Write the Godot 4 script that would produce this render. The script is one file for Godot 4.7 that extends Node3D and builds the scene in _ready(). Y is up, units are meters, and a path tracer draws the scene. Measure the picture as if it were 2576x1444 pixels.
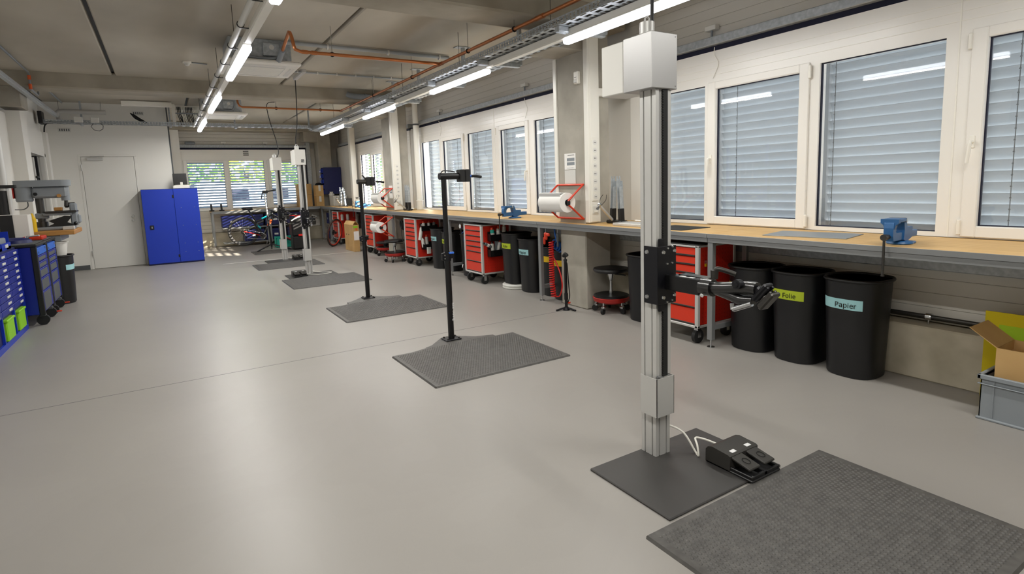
extends Node3D
# Workshop hall: x to the right (window side), y up, the hall runs along -z. Metres.

const BENCH := 0.957
const CEIL := 3.26
const RIGHT := -PI / 2          # turn that makes a thing face the room from the window side (local x -> world z, local z -> world -x)
var M := {}
var used := {}

class MB:
	var v := PackedVector3Array()
	var n := PackedVector3Array()
	var x := Transform3D.IDENTITY
	func p(a: Vector3, na: Vector3) -> void:
		v.append(x * a); n.append((x.basis * na).normalized())
	func tri(a: Vector3, b: Vector3, c: Vector3, na: Vector3, nb: Vector3, nc: Vector3) -> void:
		p(a, na); p(c, nc); p(b, nb)
	func quad(a: Vector3, b: Vector3, c: Vector3, d: Vector3) -> void:
		var nn := (c - a).cross(d - b).normalized()
		tri(a, b, c, nn, nn, nn); tri(a, c, d, nn, nn, nn)
	func quado(a: Vector3, b: Vector3, c: Vector3, d: Vector3, out: Vector3) -> void:
		if (c - a).cross(d - b).dot(out) < 0: quad(d, c, b, a)
		else: quad(a, b, c, d)
	func bx(cx: float, cy: float, cz: float, sx: float, sy: float, sz: float, r := 0.0) -> MB:
		var c := Vector3(cx, cy, cz)
		var h := Vector3(sx, sy, sz) * 0.5
		r = minf(r, minf(h.x, minf(h.y, h.z)) * 0.95)
		for a in 3:
			var b := (a + 1) % 3
			var d := (a + 2) % 3
			for s in [-1.0, 1.0]:
				var q: Array[Vector3] = []
				for k in [[-1, -1], [1, -1], [1, 1], [-1, 1]]:
					var w := Vector3.ZERO
					w[a] = h[a] * s; w[b] = (h[b] - r) * k[0]; w[d] = (h[d] - r) * k[1]
					q.append(c + w)
				var o := Vector3.ZERO
				o[a] = s
				quado(q[0], q[1], q[2], q[3], o)
			if r > 0.0:
				for s in [-1.0, 1.0]:
					for t in [-1.0, 1.0]:
						var e: Array[Vector3] = []
						for k in [-1.0, 1.0]:
							var w1 := Vector3.ZERO
							w1[a] = (h[a] - r) * k; w1[b] = h[b] * s; w1[d] = (h[d] - r) * t
							var w2 := w1
							w2[b] = (h[b] - r) * s; w2[d] = h[d] * t
							if k < 0: e.append(c + w1); e.append(c + w2)
							else: e.append(c + w2); e.append(c + w1)
						var o := Vector3.ZERO
						o[b] = s; o[d] = t
						quado(e[0], e[1], e[2], e[3], o)
		if r > 0.0:
			for i in 8:
				var s := Vector3(-1 if i & 1 else 1, -1 if i & 2 else 1, -1 if i & 4 else 1)
				var a1 := c + Vector3(h.x, h.y - r, h.z - r) * s
				var a2 := c + Vector3(h.x - r, h.y, h.z - r) * s
				var a3 := c + Vector3(h.x - r, h.y - r, h.z) * s
				if (a2 - a1).cross(a3 - a1).dot(s) > 0: tri(a1, a2, a3, s, s, s)
				else: tri(a1, a3, a2, s, s, s)
		return self
	func bb(x0: float, x1: float, y0: float, y1: float, z0: float, z1: float, r := 0.0) -> MB:
		return bx((x0 + x1) / 2, (y0 + y1) / 2, (z0 + z1) / 2, absf(x1 - x0), absf(y1 - y0), absf(z1 - z0), r)
	func frame_of(d: Vector3) -> Basis:
		var u := Vector3.UP if absf(d.y) < 0.9 else Vector3.RIGHT
		var s := u.cross(d).normalized()
		return Basis(s, d.cross(s).normalized(), d)
	func cyl(a: Vector3, b: Vector3, r0: float, r1 := -1.0, seg := 12, caps := true) -> MB:
		if r1 < 0: r1 = r0
		var f := frame_of((b - a).normalized())
		var sl := (r0 - r1) / maxf((b - a).length(), 1e-6)
		for i in seg:
			var t0 := TAU * i / seg
			var t1 := TAU * (i + 1) / seg
			var d0 := f.x * cos(t0) + f.y * sin(t0)
			var d1 := f.x * cos(t1) + f.y * sin(t1)
			var n0 := d0 + f.z * sl
			var n1 := d1 + f.z * sl
			tri(a + d0 * r0, a + d1 * r0, b + d1 * r1, n0, n1, n1)
			tri(a + d0 * r0, b + d1 * r1, b + d0 * r1, n0, n1, n0)
			if caps:
				tri(a, a + d1 * r0, a + d0 * r0, -f.z, -f.z, -f.z)
				tri(b, b + d0 * r1, b + d1 * r1, f.z, f.z, f.z)
		return self
	func tube(q: PackedVector3Array, r: float, seg := 8, closed := false) -> MB:
		var k := q.size()
		var rings: Array = []
		var prev := Vector3.ZERO
		for i in k:
			var d: Vector3
			if closed: d = (q[(i + 1) % k] - q[(i + k - 1) % k]).normalized()
			else: d = (q[mini(i + 1, k - 1)] - q[maxi(i - 1, 0)]).normalized()
			if prev == Vector3.ZERO: prev = frame_of(d).x
			var s := (prev - d * prev.dot(d)).normalized()
			prev = s
			var t := d.cross(s)
			var ring: Array[Vector3] = []
			for j in seg:
				ring.append(s * cos(TAU * j / seg) + t * sin(TAU * j / seg))
			rings.append(ring)
		for i in (k if closed else k - 1):
			var i2 := (i + 1) % k
			for j in seg:
				var j2 := (j + 1) % seg
				var a: Vector3 = rings[i][j]
				var b: Vector3 = rings[i][j2]
				var c: Vector3 = rings[i2][j2]
				var e: Vector3 = rings[i2][j]
				tri(q[i] + a * r, q[i] + b * r, q[i2] + c * r, a, b, c)
				tri(q[i] + a * r, q[i2] + c * r, q[i2] + e * r, a, c, e)
		if not closed:
			var d0 := (q[0] - q[1]).normalized()
			var d1 := (q[k - 1] - q[k - 2]).normalized()
			for j in seg:
				var j2 := (j + 1) % seg
				tri(q[0], q[0] + rings[0][j2] * r, q[0] + rings[0][j] * r, d0, d0, d0)
				tri(q[k - 1], q[k - 1] + rings[k - 1][j] * r, q[k - 1] + rings[k - 1][j2] * r, d1, d1, d1)
		return self
	# profile of (radius, y) from bottom to top outside; smooth round, creased along
	func lathe(prof: PackedVector2Array, seg := 16, at := Vector3.ZERO) -> MB:
		for i in prof.size() - 1:
			var a := prof[i]
			var b := prof[i + 1]
			var nn := Vector2(b.y - a.y, a.x - b.x).normalized()
			for j in seg:
				var c0 := cos(TAU * j / seg); var s0 := sin(TAU * j / seg)
				var c1 := cos(TAU * (j + 1) / seg); var s1 := sin(TAU * (j + 1) / seg)
				var n0 := Vector3(nn.x * c0, nn.y, -nn.x * s0)
				var n1 := Vector3(nn.x * c1, nn.y, -nn.x * s1)
				var p00 := at + Vector3(a.x * c0, a.y, -a.x * s0)
				var p01 := at + Vector3(a.x * c1, a.y, -a.x * s1)
				var p11 := at + Vector3(b.x * c1, b.y, -b.x * s1)
				var p10 := at + Vector3(b.x * c0, b.y, -b.x * s0)
				if a.x > 1e-6: tri(p00, p01, p11, n0, n1, n1)
				if b.x > 1e-6: tri(p00, p11, p10, n0, n1, n0)
		return self
	func ball(c: Vector3, r: float, seg := 10) -> MB:
		var pr := PackedVector2Array()
		for i in seg / 2 + 1:
			var t := PI * i / (seg / 2) - PI / 2
			pr.append(Vector2(maxf(cos(t) * r, 0), sin(t) * r))
		return lathe(pr, seg, c)
	# polygon in local xy, extruded along local z
	func prism(poly: PackedVector2Array, z0: float, z1: float, smooth := false) -> MB:
		if Geometry2D.is_polygon_clockwise(poly): poly.reverse()
		var k := poly.size()
		var tr := Geometry2D.triangulate_polygon(poly)
		for i in range(0, tr.size(), 3):
			var a := poly[tr[i]]; var b := poly[tr[i + 1]]; var c := poly[tr[i + 2]]
			if (b - a).cross(c - a) < 0:
				var t := b
				b = c; c = t
			var f := Vector3(0, 0, 1)
			tri(Vector3(a.x, a.y, z1), Vector3(b.x, b.y, z1), Vector3(c.x, c.y, z1), f, f, f)
			tri(Vector3(a.x, a.y, z0), Vector3(c.x, c.y, z0), Vector3(b.x, b.y, z0), -f, -f, -f)
		for i in k:
			var a := poly[i]; var b := poly[(i + 1) % k]
			var n0 := Vector3(b.y - a.y, a.x - b.x, 0).normalized()
			var n1 := n0
			if smooth:
				var z := poly[(i + k - 1) % k]; var c := poly[(i + 2) % k]
				n0 = (n0 + Vector3(a.y - z.y, z.x - a.x, 0).normalized()).normalized()
				n1 = (n1 + Vector3(c.y - b.y, b.x - c.x, 0).normalized()).normalized()
			var q0 := Vector3(a.x, a.y, z0); var q1 := Vector3(b.x, b.y, z0)
			var q2 := Vector3(b.x, b.y, z1); var q3 := Vector3(a.x, a.y, z1)
			tri(q0, q1, q2, n0, n1, n1); tri(q0, q2, q3, n0, n1, n0)
		return self
	func mesh() -> ArrayMesh:
		var a := []
		a.resize(Mesh.ARRAY_MAX)
		a[Mesh.ARRAY_VERTEX] = v; a[Mesh.ARRAY_NORMAL] = n
		var m := ArrayMesh.new()
		m.add_surface_from_arrays(Mesh.PRIMITIVE_TRIANGLES, a)
		return m

func mb() -> MB: return MB.new()
func V(a: float, b: float, c: float) -> Vector3: return Vector3(a, b, c)
func pts(a: Array) -> PackedVector3Array:
	var o := PackedVector3Array()
	for i in range(0, a.size(), 3): o.append(Vector3(a[i], a[i + 1], a[i + 2]))
	return o
func p2(a: Array) -> PackedVector2Array:
	var o := PackedVector2Array()
	for i in range(0, a.size(), 2): o.append(Vector2(a[i], a[i + 1]))
	return o
func soft(q: PackedVector3Array, k := 4) -> PackedVector3Array:      # a smooth line through points
	var c := Curve3D.new()
	for i in q.size():
		var t := (q[mini(i + 1, q.size() - 1)] - q[maxi(i - 1, 0)]) / 6.0
		c.add_point(q[i], -t, t)
	return c.tessellate_even_length(k, 0.02) if k > 5 else c.tessellate(k)
func numbered(called: String, under: Node) -> String:
	var key := str(under.get_instance_id()) + called
	var k: int = used.get(key, 0)
	used[key] = k + 1
	return called if k == 0 else "%s_%03d" % [called, k]
func tag(o: Node, label: String, category := "", group := "", kind := "") -> Node:
	if label: o.set_meta("label", label)
	if category: o.set_meta("category", category)
	if group: o.set_meta("group", group)
	if kind: o.set_meta("kind", kind)
	return o
func thing(called: String, label: String, category: String, at := Vector3.ZERO, turn := 0.0, group := "", kind := "") -> Node3D:
	var o := Node3D.new()
	o.name = numbered(called, self)
	add_child(o)
	o.position = at; o.rotation.y = turn
	tag(o, label, category, group, kind)
	return o
func inst(called: String, mesh: Mesh, mat: String, under: Node = self) -> MeshInstance3D:
	var o := MeshInstance3D.new()
	o.name = numbered(called, under)
	o.mesh = mesh
	o.material_override = M[mat]
	under.add_child(o)
	return o
func obj(called: String, b: MB, mat: String, under: Node = self) -> MeshInstance3D:
	return inst(called, b.mesh(), mat, under)
func one(called: String, b: MB, mat: String, label: String, category: String, group := "", kind := "") -> MeshInstance3D:
	var o := obj(called, b, mat)
	tag(o, label, category, group, kind)
	return o
func dup(src: Node3D, called: String, at: Vector3, turn: float, label: String) -> Node3D:
	var o: Node3D = src.duplicate()
	o.name = numbered(called, self)
	add_child(o)
	o.position = at; o.rotation.y = turn
	o.set_meta("label", label)
	return o
func words(text: String, high: float, mat: String, under: Node, at: Transform3D, called := "lettering") -> MeshInstance3D:
	var t := TextMesh.new()
	var f := SystemFont.new()
	f.font_names = PackedStringArray(["Droid Sans"])
	t.font = f; t.text = text; t.font_size = 48; t.pixel_size = high / 35.0; t.depth = 0.0015; t.curve_step = 2.0
	var o := inst(called, t, mat, under)
	o.transform = at
	return o
func xf(at: Vector3, turn := 0.0, pitch := 0.0, roll := 0.0) -> Transform3D:
	return Transform3D(Basis.from_euler(Vector3(pitch, turn, roll)), at)

func mat(called: String, hex: String, rough := 0.5, metal := 0.0, more := {}) -> StandardMaterial3D:
	var m := StandardMaterial3D.new()
	m.albedo_color = Color(hex); m.roughness = rough; m.metallic = metal
	for k in more: m.set(k, more[k])
	M[called] = m
	return m
func noise_tex(freq: float, octaves: int, lo: String, hi: String, seed_ := 1, size := 512, normal := false, stretch := 1.0) -> NoiseTexture2D:
	var f := FastNoiseLite.new()
	f.noise_type = FastNoiseLite.TYPE_SIMPLEX_SMOOTH
	f.frequency = freq; f.fractal_octaves = octaves; f.seed = seed_
	var t := NoiseTexture2D.new()
	t.width = size; t.height = size; t.seamless = true; t.noise = f
	if normal:
		t.as_normal_map = true; t.bump_strength = stretch
	else:
		var g := Gradient.new()
		g.set_color(0, Color(lo)); g.set_color(1, Color(hi))
		t.color_ramp = g
	return t
func grained(called: String, tex: Texture2D, scale_: Vector3, rough: float, world := true, metal := 0.0) -> StandardMaterial3D:
	var m := mat(called, "ffffff", rough, metal)
	m.albedo_texture = tex
	m.uv1_triplanar = true; m.uv1_world_triplanar = world; m.uv1_scale = scale_
	return m

func _ready() -> void:
	# camera
	var cam := Camera3D.new()
	cam.name = "camera"
	cam.position = Vector3(0, 1.43, 0)
	var yaw := -0.5536; var pitch := -0.1284; var roll := -0.0356
	cam.basis = Basis(Vector3.UP, yaw) * Basis(Vector3.RIGHT, pitch) * Basis(Vector3.BACK, roll)
	cam.near = 0.05; cam.far = 200.0
	cam.set_frustum(0.05 * 1444.0 / 1402.0, Vector2(0, -0.05 * 82.0 / 1402.0), 0.05, 200.0)
	add_child(cam)
	cam.current = true
	# sky, sun, exposure
	var we := WorldEnvironment.new()
	we.name = "environment"
	var e := Environment.new()
	e.background_mode = Environment.BG_SKY
	var sm := ProceduralSkyMaterial.new()
	sm.sky_top_color = Color("8fb0d8"); sm.sky_horizon_color = Color("dde6ee"); sm.ground_horizon_color = Color("b9bcb8"); sm.ground_bottom_color = Color("8f8f88")
	sm.sky_energy_multiplier = 2.4; sm.sun_angle_max = 6.0
	var sky := Sky.new()
	sky.sky_material = sm
	e.sky = sky
	e.tonemap_mode = Environment.TONE_MAPPER_LINEAR
	e.tonemap_exposure = 1.42
	e.sdfgi_enabled = true; e.ssao_enabled = true; e.ssil_enabled = true
	we.environment = e
	add_child(we)
	var sun := DirectionalLight3D.new()
	sun.name = "sun"
	sun.light_color = Color("fff3df"); sun.light_energy = 17.0; sun.light_angular_distance = 0.53; sun.shadow_enabled = true
	sun.look_at_from_position(Vector3.ZERO, Vector3(-1, -0.42, -0.70))
	add_child(sun)
	make_materials()
	structure()
	outside()
	lights_and_ceiling()
	benches()
	stands()
	under_bench()
	on_bench()
	far_end()
	left_side()

func make_materials() -> void:
	grained("concrete", noise_tex(0.006, 5, "979081", "bab3a4", 3), V(0.35, 0.35, 0.35), 0.85)
	grained("ceiling_concrete", noise_tex(0.004, 5, "a49d8f", "c9c2b3", 8), V(0.22, 0.3, 0.12), 0.9)
	grained("plinth_concrete", noise_tex(0.01, 4, "a39a86", "c2b9a5", 5), V(0.6, 0.6, 0.6), 0.85)
	grained("column_concrete", noise_tex(0.008, 5, "9b968b", "b9b4a8", 6), V(0.5, 0.5, 0.5), 0.85)
	var fl := grained("floor", noise_tex(0.003, 4, "938f8a", "9e9a95", 9), V(0.2, 0.2, 0.2), 0.38)
	fl.metallic_specular = 0.42
	grained("wood", noise_tex(0.012, 4, "c79d5f", "dfbb7f", 12), V(3.0, 3.0, 0.35), 0.5)
	grained("wood_dark", noise_tex(0.012, 4, "a8763a", "c08d4b", 13), V(0.4, 2.0, 3.0), 0.5)
	grained("rubber_mat", noise_tex(0.02, 3, "484644", "605e5b", 14), V(1.5, 1.5, 1.5), 0.48)
	grained("galvanised", noise_tex(0.05, 3, "9fa5a9", "c3c9cd", 15, 256), V(1.5, 1.5, 1.5), 0.42, true, 0.3)
	grained("cardboard", noise_tex(0.01, 3, "bb955f", "cca770", 16, 256), V(1, 1, 1), 0.85)
	grained("perforated_red", noise_tex(0.01, 2, "c2200f", "cc2a17", 17, 256), V(1, 1, 1), 0.45)
	mat("aluminium", "cfcecb", 0.42, 0.35)
	mat("brushed", "acabaa", 0.42, 0.6)
	mat("steel", "c9cbcd", 0.22, 1.0)
	mat("dark_steel", "4a4845", 0.4, 0.7)
	mat("bench_steel", "8d8f90", 0.42, 0.35)
	mat("black_paint", "0d0d0f", 0.3)
	mat("black_gloss", "0b0b0c", 0.16, 0.0, {"clearcoat_enabled": true, "clearcoat": 0.6})
	mat("black_metal", "17171c", 0.35, 0.3)
	mat("black_plastic", "101012", 0.42)
	mat("pedal_grey", "34322f", 0.5)
	mat("black_rubber", "1b1b1b", 0.7)
	mat("black_hole", "040406", 0.9)
	mat("navy_gap", "0c0f2a", 0.8)
	mat("grey_plate", "403e3d", 0.5, 0.1)
	mat("blue_drawer", "0d228c", 0.4)
	mat("grey_plastic", "8b9196", 0.5)
	mat("pale_plastic", "d9d8d2", 0.45)
	mat("white_frame", "f1eee8", 0.25)
	mat("white_wall", "e9e7e1", 0.85)
	mat("white_paint", "e6e4de", 0.5)
	mat("white_duct", "f2efe6", 0.35)
	mat("panel_wall", "d3cfc6", 0.55)
	mat("dark_grey", "55585a", 0.7)
	mat("red_paint", "d23a1c", 0.35)
	mat("red_drawer", "d8351a", 0.38)
	mat("red_dark", "a81c12", 0.45)
	mat("red_deep", "a3221a", 0.4)
	mat("red_hose", "cf1f1a", 0.4)
	mat("blue_paint", "1539b6", 0.35)
	mat("blue_dark", "081556", 0.45)
	mat("blue_vise", "2b6197", 0.35)
	mat("blue_hose", "0f57a8", 0.45)
	mat("blue_accent", "2f6bd0", 0.4)
	mat("green_crate", "8fd01e", 0.5)
	mat("teal_crate", "1fa896", 0.5)
	mat("copper", "c98255", 0.3, 0.9)
	mat("orange_band", "e0602a", 0.5)
	mat("yellow_card", "c9b300", 0.8)
	mat("yellow_label", "e7bd10", 0.6)
	mat("green_card", "9fc21e", 0.8)
	mat("lime_label", "bdd02a", 0.55)
	mat("blue_label", "a8dbe0", 0.55)
	mat("ink", "14160f", 0.7)
	mat("white_print", "e8e8e8", 0.6)
	mat("paper", "f4f2ee", 0.9)
	mat("tyre", "3a2b24", 0.75)
	mat("tyre_black", "1a1a1a", 0.7)
	mat("teal_frame", "18a7b5", 0.3)
	mat("leaf", "5d8a2c", 0.7, 0.0, {"backlight": Color("6f9a20")})
	mat("leaf_light", "9cba3c", 0.7, 0.0, {"backlight": Color("a6c23a")})
	mat("bark", "5a4632", 0.9)
	mat("asphalt", "9a9a98", 0.9)
	mat("render_wall", "dad6cc", 0.9)
	mat("slat", "8e969d", 0.4, 0.2)
	mat("glass", "dfeaf0", 0.02, 0.0, {"transparency": BaseMaterial3D.TRANSPARENCY_ALPHA})
	M["glass"].albedo_color = Color(0.9, 0.95, 1.0, 0.08)
	mat("clear", "ffffff", 0.05, 0.0, {"transparency": BaseMaterial3D.TRANSPARENCY_ALPHA})
	M["clear"].albedo_color = Color(0.9, 0.92, 0.9, 0.35)
	mat("grey_light", "a9adb0", 0.5)
	mat("led", "ffffff", 0.5, 0.0, {"emission_enabled": true, "emission": Color("f4f6ff"), "emission_energy_multiplier": 5.0})

func struct(called: String, b: MB, m: String, label: String, category: String) -> MeshInstance3D:
	return one(called, b, m, label, category, "", "structure")

func structure() -> void:
	var fl := struct("floor", mb().bb(-4.2, 4.75, -0.2, 0, -17.2, 3.3), "floor", "smooth grey coated workshop floor with a soft sheen", "floor")
	obj("joint", mb().bb(-1.75, 4.2, -0.001, 0.0006, -4.864, -4.859), "dark_grey", fl)
	obj("marking", mb().bb(0.9, 3.75, -0.001, 0.0008, -12.57, -12.545), "white_paint", fl)
	# ceiling: long precast slabs with joints between them, one row per bay
	var ce := struct("ceiling", mb().bb(-4.2, 4.75, CEIL + 0.06, CEIL + 0.2, -17.2, 3.3), "dark_grey", "raw concrete ceiling of long precast slabs with dark joints", "ceiling")
	var bays := [[-16.54, -11.1, [-1.78, 0.6, 3.0, 4.6]], [-10.64, -5.18, [-1.78, -0.45, 1.94, 4.33, 4.6]], [-4.72, 0.74, [-1.78, -0.45, 1.94, 4.33, 4.6]], [1.2, 3.2, [-1.78, 0.75, 3.1, 4.6]], [-17.1, -17.0, [-1.78, 4.6]]]
	for b in bays:
		for i in b[2].size() - 1:
			obj("slab", mb().bb(b[2][i] + 0.02, b[2][i + 1] - 0.025, CEIL, CEIL + 0.1, b[0], b[1], 0.012), "ceiling_concrete", ce)
	var zz := [[0.74, 1.2, "crossing just behind the viewpoint"], [-5.18, -4.72, "nearest one, above the standing pump and first pillar"], [-11.1, -10.64, "second one, above the left-hand cassette lamp gap and drainpipe"], [-17.0, -16.54, "farthest one, just above the end wall windows"]]
	for z in zz:
		struct("beam", mb().bb(-1.9, 4.5, 3.04, CEIL + 0.05, z[0], z[1], 0.02), "concrete", "concrete ceiling beam, " + z[2], "beam")
	# pillars on the window side, each with a bracket under its beam
	var cl := ["behind the viewpoint", "with the paper notes and the red paper roll holder", "beside the white drainpipe", "in the far corner behind the cardboard boxes"]
	for i in 4:
		var z: Array = zz[i]
		var c := struct("column", mb().bb(3.87, 4.23, 0, 3.0, z[0], z[1], 0.012), "column_concrete", "square concrete pillar " + cl[i], "pillar")
		obj("corbel", mb().bb(3.5, 4.23, 2.77, 3.04, z[0] + 0.004, z[1] - 0.004, 0.008), "column_concrete", c)
	var c2 := struct("column", mb().bb(-1.95, -1.62, 0, 2.7, -11.08, -10.66), "white_wall", "white boxed-in pillar in the left wall under the second beam", "pillar")
	obj("corbel", mb().bb(-1.95, -1.58, 2.75, 3.04, -11.1, -10.64, 0.01), "column_concrete", c2)
	var c3 := struct("column", mb().bb(0.27, 0.49, 0, 3.04, -16.98, -16.58, 0.005), "white_wall", "white clad post left of the end wall windows", "pillar")
	obj("base", mb().bb(0.26, 0.5, 0, 0.08, -16.99, -16.57), "dark_grey", c3)
	# window side wall
	var wr := struct("wall_right", mb().bb(4.6, 4.78, 2.57, CEIL + 0.1, -17.2, 3.3).bb(4.45, 4.78, 0, 0.95, -17.2, 3.3).bb(4.5, 4.78, 0.9, 2.6, -5.2, -4.66).bb(4.5, 4.78, 0.9, 2.6, -11.16, -10.84).bb(4.5, 4.78, 0.9, 2.6, -17.2, -14.9).bb(4.5, 4.78, 0.9, 2.6, 0.7, 3.3), "panel_wall", "window side wall of ribbed grey sandwich panels over a concrete plinth", "wall")
	for seg in [[-4.72, 3.2], [-10.64, -5.18], [-16.54, -11.1]]:
		for k in 6:
			obj("panel", mb().bb(4.55, 4.62, 2.705 + k * 0.094, 2.705 + (k + 1) * 0.094 - 0.0015, seg[0], seg[1], 0.002), "panel_wall", wr)
		for k in 4:
			obj("panel", mb().bb(4.42, 4.47, 0.375 + k * 0.1, 0.375 + (k + 1) * 0.1 - 0.0015, seg[0], seg[1], 0.002), "panel_wall", wr)
		obj("steel_channel", mb().bb(4.44, 4.56, 2.625, 2.7, seg[0], seg[1], 0.006), "galvanised", wr)
		obj("dark_gap", mb().bb(4.5, 4.56, 2.575, 2.628, seg[0], seg[1]), "navy_gap", wr)
		obj("steel_rail", mb().bb(4.36, 4.46, 0.74, 0.81, seg[0], seg[1], 0.006), "galvanised", wr)
	for z in [-15.3, -15.95]:
		obj("panel", mb().bb(4.42, 4.52, 0.95, 2.6, z - 0.6, z + 0.04, 0.004), "panel_wall", wr)
	struct("plinth_wall", mb().bb(4.25, 4.6, 0, 0.37, -17.2, 3.3, 0.01), "plinth_concrete", "pale concrete plinth along the foot of the window side wall", "plinth")
	# windows
	var w1 := window_unit("window_1", "long white window unit nearest the viewpoint, blinds nearly closed", V(4.49, 0, 0), RIGHT, -4.66, 0.72, [["f", -4.5, -3.655], ["s", -3.526, -2.712, 1], ["f", -2.552, -1.713], ["s", -1.484, -0.7, -1], ["f", -0.54, 0.3]], [-1.64])
	var w2 := window_unit("window_2", "five-pane white window unit between the two pillars", V(4.49, 0, 0), RIGHT, -10.85, -5.18, [["f", -10.575, -9.72], ["s", -9.583, -8.788, 1], ["f", -8.594, -7.751], ["s", -7.505, -6.78, -1], ["f", -6.567, -5.72]], [-7.66])
	var w3 := window_unit("window_3", "sunlit white window unit beyond the second pillar", V(4.49, 0, 0), RIGHT, -14.9, -11.15, [["f", -14.634, -13.847], ["s", -13.69, -12.95, 1], ["f", -12.78, -11.75]], [])
	var w4 := window_unit("window_4", "three-pane white window unit in the end wall above the far bench", V(0, 0, -17.0), 0.0, 0.5, 3.6, [["s", 0.62, 1.475, 1], ["f", 1.61, 2.48], ["s", 2.65, 3.36, -1]], [])
	# blinds hang outside the panes
	blinds(V(4.49, 0, 0), RIGHT, [[-4.5, -3.655, 65], [-3.58, -2.66, 65], [-2.552, -1.713, 65], [-1.53, -0.65, 65], [-0.58, 0.34, 66]], ["half hidden by the near lift stand", "behind the hinged sash left of the near blue vise", "directly behind the near blue vise", "at the right edge of the photograph", "in the pane just outside the photograph's right edge"], [0.2, 0.22, 0.08, 0.2, 0.1])
	blinds(V(4.49, 0, 0), RIGHT, [[-10.48, -9.72, 54], [-9.63, -8.74, 57], [-8.594, -7.751, 60], [-7.55, -6.73, 60], [-6.567, -5.72, 62]], ["next to the drainpipe", "behind the head of the near black post stand", "in the middle pane of the five", "behind the middle blue vise", "behind the red paper roll holder"], [0.95, 0.5, 0.22, 0.1, 0.1])
	blinds(V(4.49, 0, 0), RIGHT, [[-14.634, -13.847, 20], [-13.73, -12.9, 18], [-12.78, -11.75, 8]], ["at the far end of the sunlit unit", "behind the farther black post stand", "hidden mostly by the second pillar"], [0.1, 0.15, 0.1])
	blinds(V(0, 0, -17.0), 0.0, [[0.58, 1.515, 34], [1.61, 2.48, 30], [2.61, 3.4, 34]], ["above the blue locker", "above the bicycle saddle", "behind the two far lift stands"], [0.28, 0.05, 0.05])
	# end wall
	var wf := struct("wall_end", mb().bb(-4.25, 4.75, 2.57, CEIL + 0.1, -17.2, -17.08).bb(-4.25, 4.75, 0, 0.95, -17.2, -16.98).bb(-4.25, 0.52, 0.9, 2.6, -17.2, -17.02).bb(3.58, 4.75, 0.9, 2.6, -17.2, -17.02), "panel_wall", "end wall of grey ribbed panels above and below its windows", "wall")
	for k in 6:
		obj("panel", mb().bb(0.49, 3.7, 2.705 + k * 0.094, 2.705 + (k + 1) * 0.094 - 0.004, -17.1, -17.04, 0.004), "panel_wall", wf)
	for k in 4:
		obj("panel", mb().bb(0.49, 3.86, 0.375 + k * 0.1, 0.375 + (k + 1) * 0.1 - 0.004, -17.0, -16.95, 0.004), "panel_wall", wf)
	obj("steel_channel", mb().bb(0.49, 3.7, 2.625, 2.7, -17.06, -16.94, 0.006), "galvanised", wf)
	obj("dark_gap", mb().bb(0.49, 3.62, 2.575, 2.628, -17.05, -17.0).bb(3.59, 3.62, 0.96, 2.6, -17.05, -16.99), "navy_gap", wf)
	obj("steel_channel", mb().bb(3.63, 3.74, 0.96, 3.04, -17.05, -16.93, 0.005), "galvanised", wf)
	struct("plinth_wall", mb().bb(0.26, 4.25, 0, 0.37, -17.1, -16.8, 0.01), "plinth_concrete", "pale concrete plinth below the end wall bench", "plinth")
	# partition at the far left with its door
	struct("wall_far", mb().bb(-4.2, -1.3, 0, CEIL, -14.0, -13.85).bb(-0.41, 0.226, 0, CEIL, -14.0, -13.85).bb(-1.3, -0.41, 2.235, CEIL, -14.0, -13.85).bb(0.1, 0.226, 0, CEIL, -17.1, -14.0), "white_wall", "white partition wall with the closed white door, left of the blue locker", "wall")
	struct("trim_1", mb().bb(0.226, 0.252, 0, CEIL, -13.99, -13.852), "dark_grey", "dark grey closing strip at the free end of the white partition", "trim")
	var d1 := struct("door_1", mb().bb(-1.285, -0.425, 0.005, 2.222, -13.9, -13.846, 0.003), "white_paint", "closed white door in the partition left of the blue locker", "door")
	obj("frame", mb().bb(-1.335, -1.29, 0, 2.226, -13.87, -13.846, 0.002).bb(-0.42, -0.375, 0, 2.226, -13.87, -13.846, 0.002).bb(-1.335, -0.375, 2.227, 2.27, -13.87, -13.8455, 0.002), "white_wall", d1)
	obj("closer", mb().bb(-1.19, -0.93, 2.15, 2.2, -13.84, -13.79, 0.006), "aluminium", d1)
	obj("closer_arm", mb().bx(-1.02, 2.232, -13.8, 0.22, 0.012, 0.02), "aluminium", d1)
	for y in [1.02, 0.94]:
		obj("lock_rosette", mb().cyl(V(-0.55, y, -13.84), V(-0.55, y, -13.815), 0.026, 0.024, 16), "aluminium", d1)
	for y in [1.95, 0.25]:
		obj("hinge", mb().cyl(V(-1.29, y, -13.83), V(-1.29, y + 0.12, -13.83), 0.01), "aluminium", d1)
	struct("baseboard_far", mb().bb(-1.76, -1.36, 0, 0.09, -13.86, -13.835), "dark_grey", "dark grey skirting between the left wall and the white door", "baseboard")
	# left wall with its doorway
	var wl := struct("wall_left", mb().bb(-1.95, -1.84, 0, CEIL, -11.56, 3.3).bb(-1.95, -1.84, 2.2, CEIL, -13.36, -11.56).bb(-1.95, -1.84, 0, CEIL, -14.0, -13.36), "white_wall", "white left wall with an open doorway behind the drill press", "wall")
	for seg in [[-11.56, 3.2, 0.0], [-13.36, -11.56, 2.2], [-13.86, -13.36, 0.0]]:
		obj("lining", mb().bb(-1.86, -1.78, seg[2], 2.66, seg[0], seg[1]), "white_wall", wl)
	for z in [-11.5, -13.42]:
		obj("door_surround", mb().bb(-1.8, -1.765, 0, 2.26, z - 0.05, z + 0.05, 0.004), "white_paint", wl)
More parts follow.
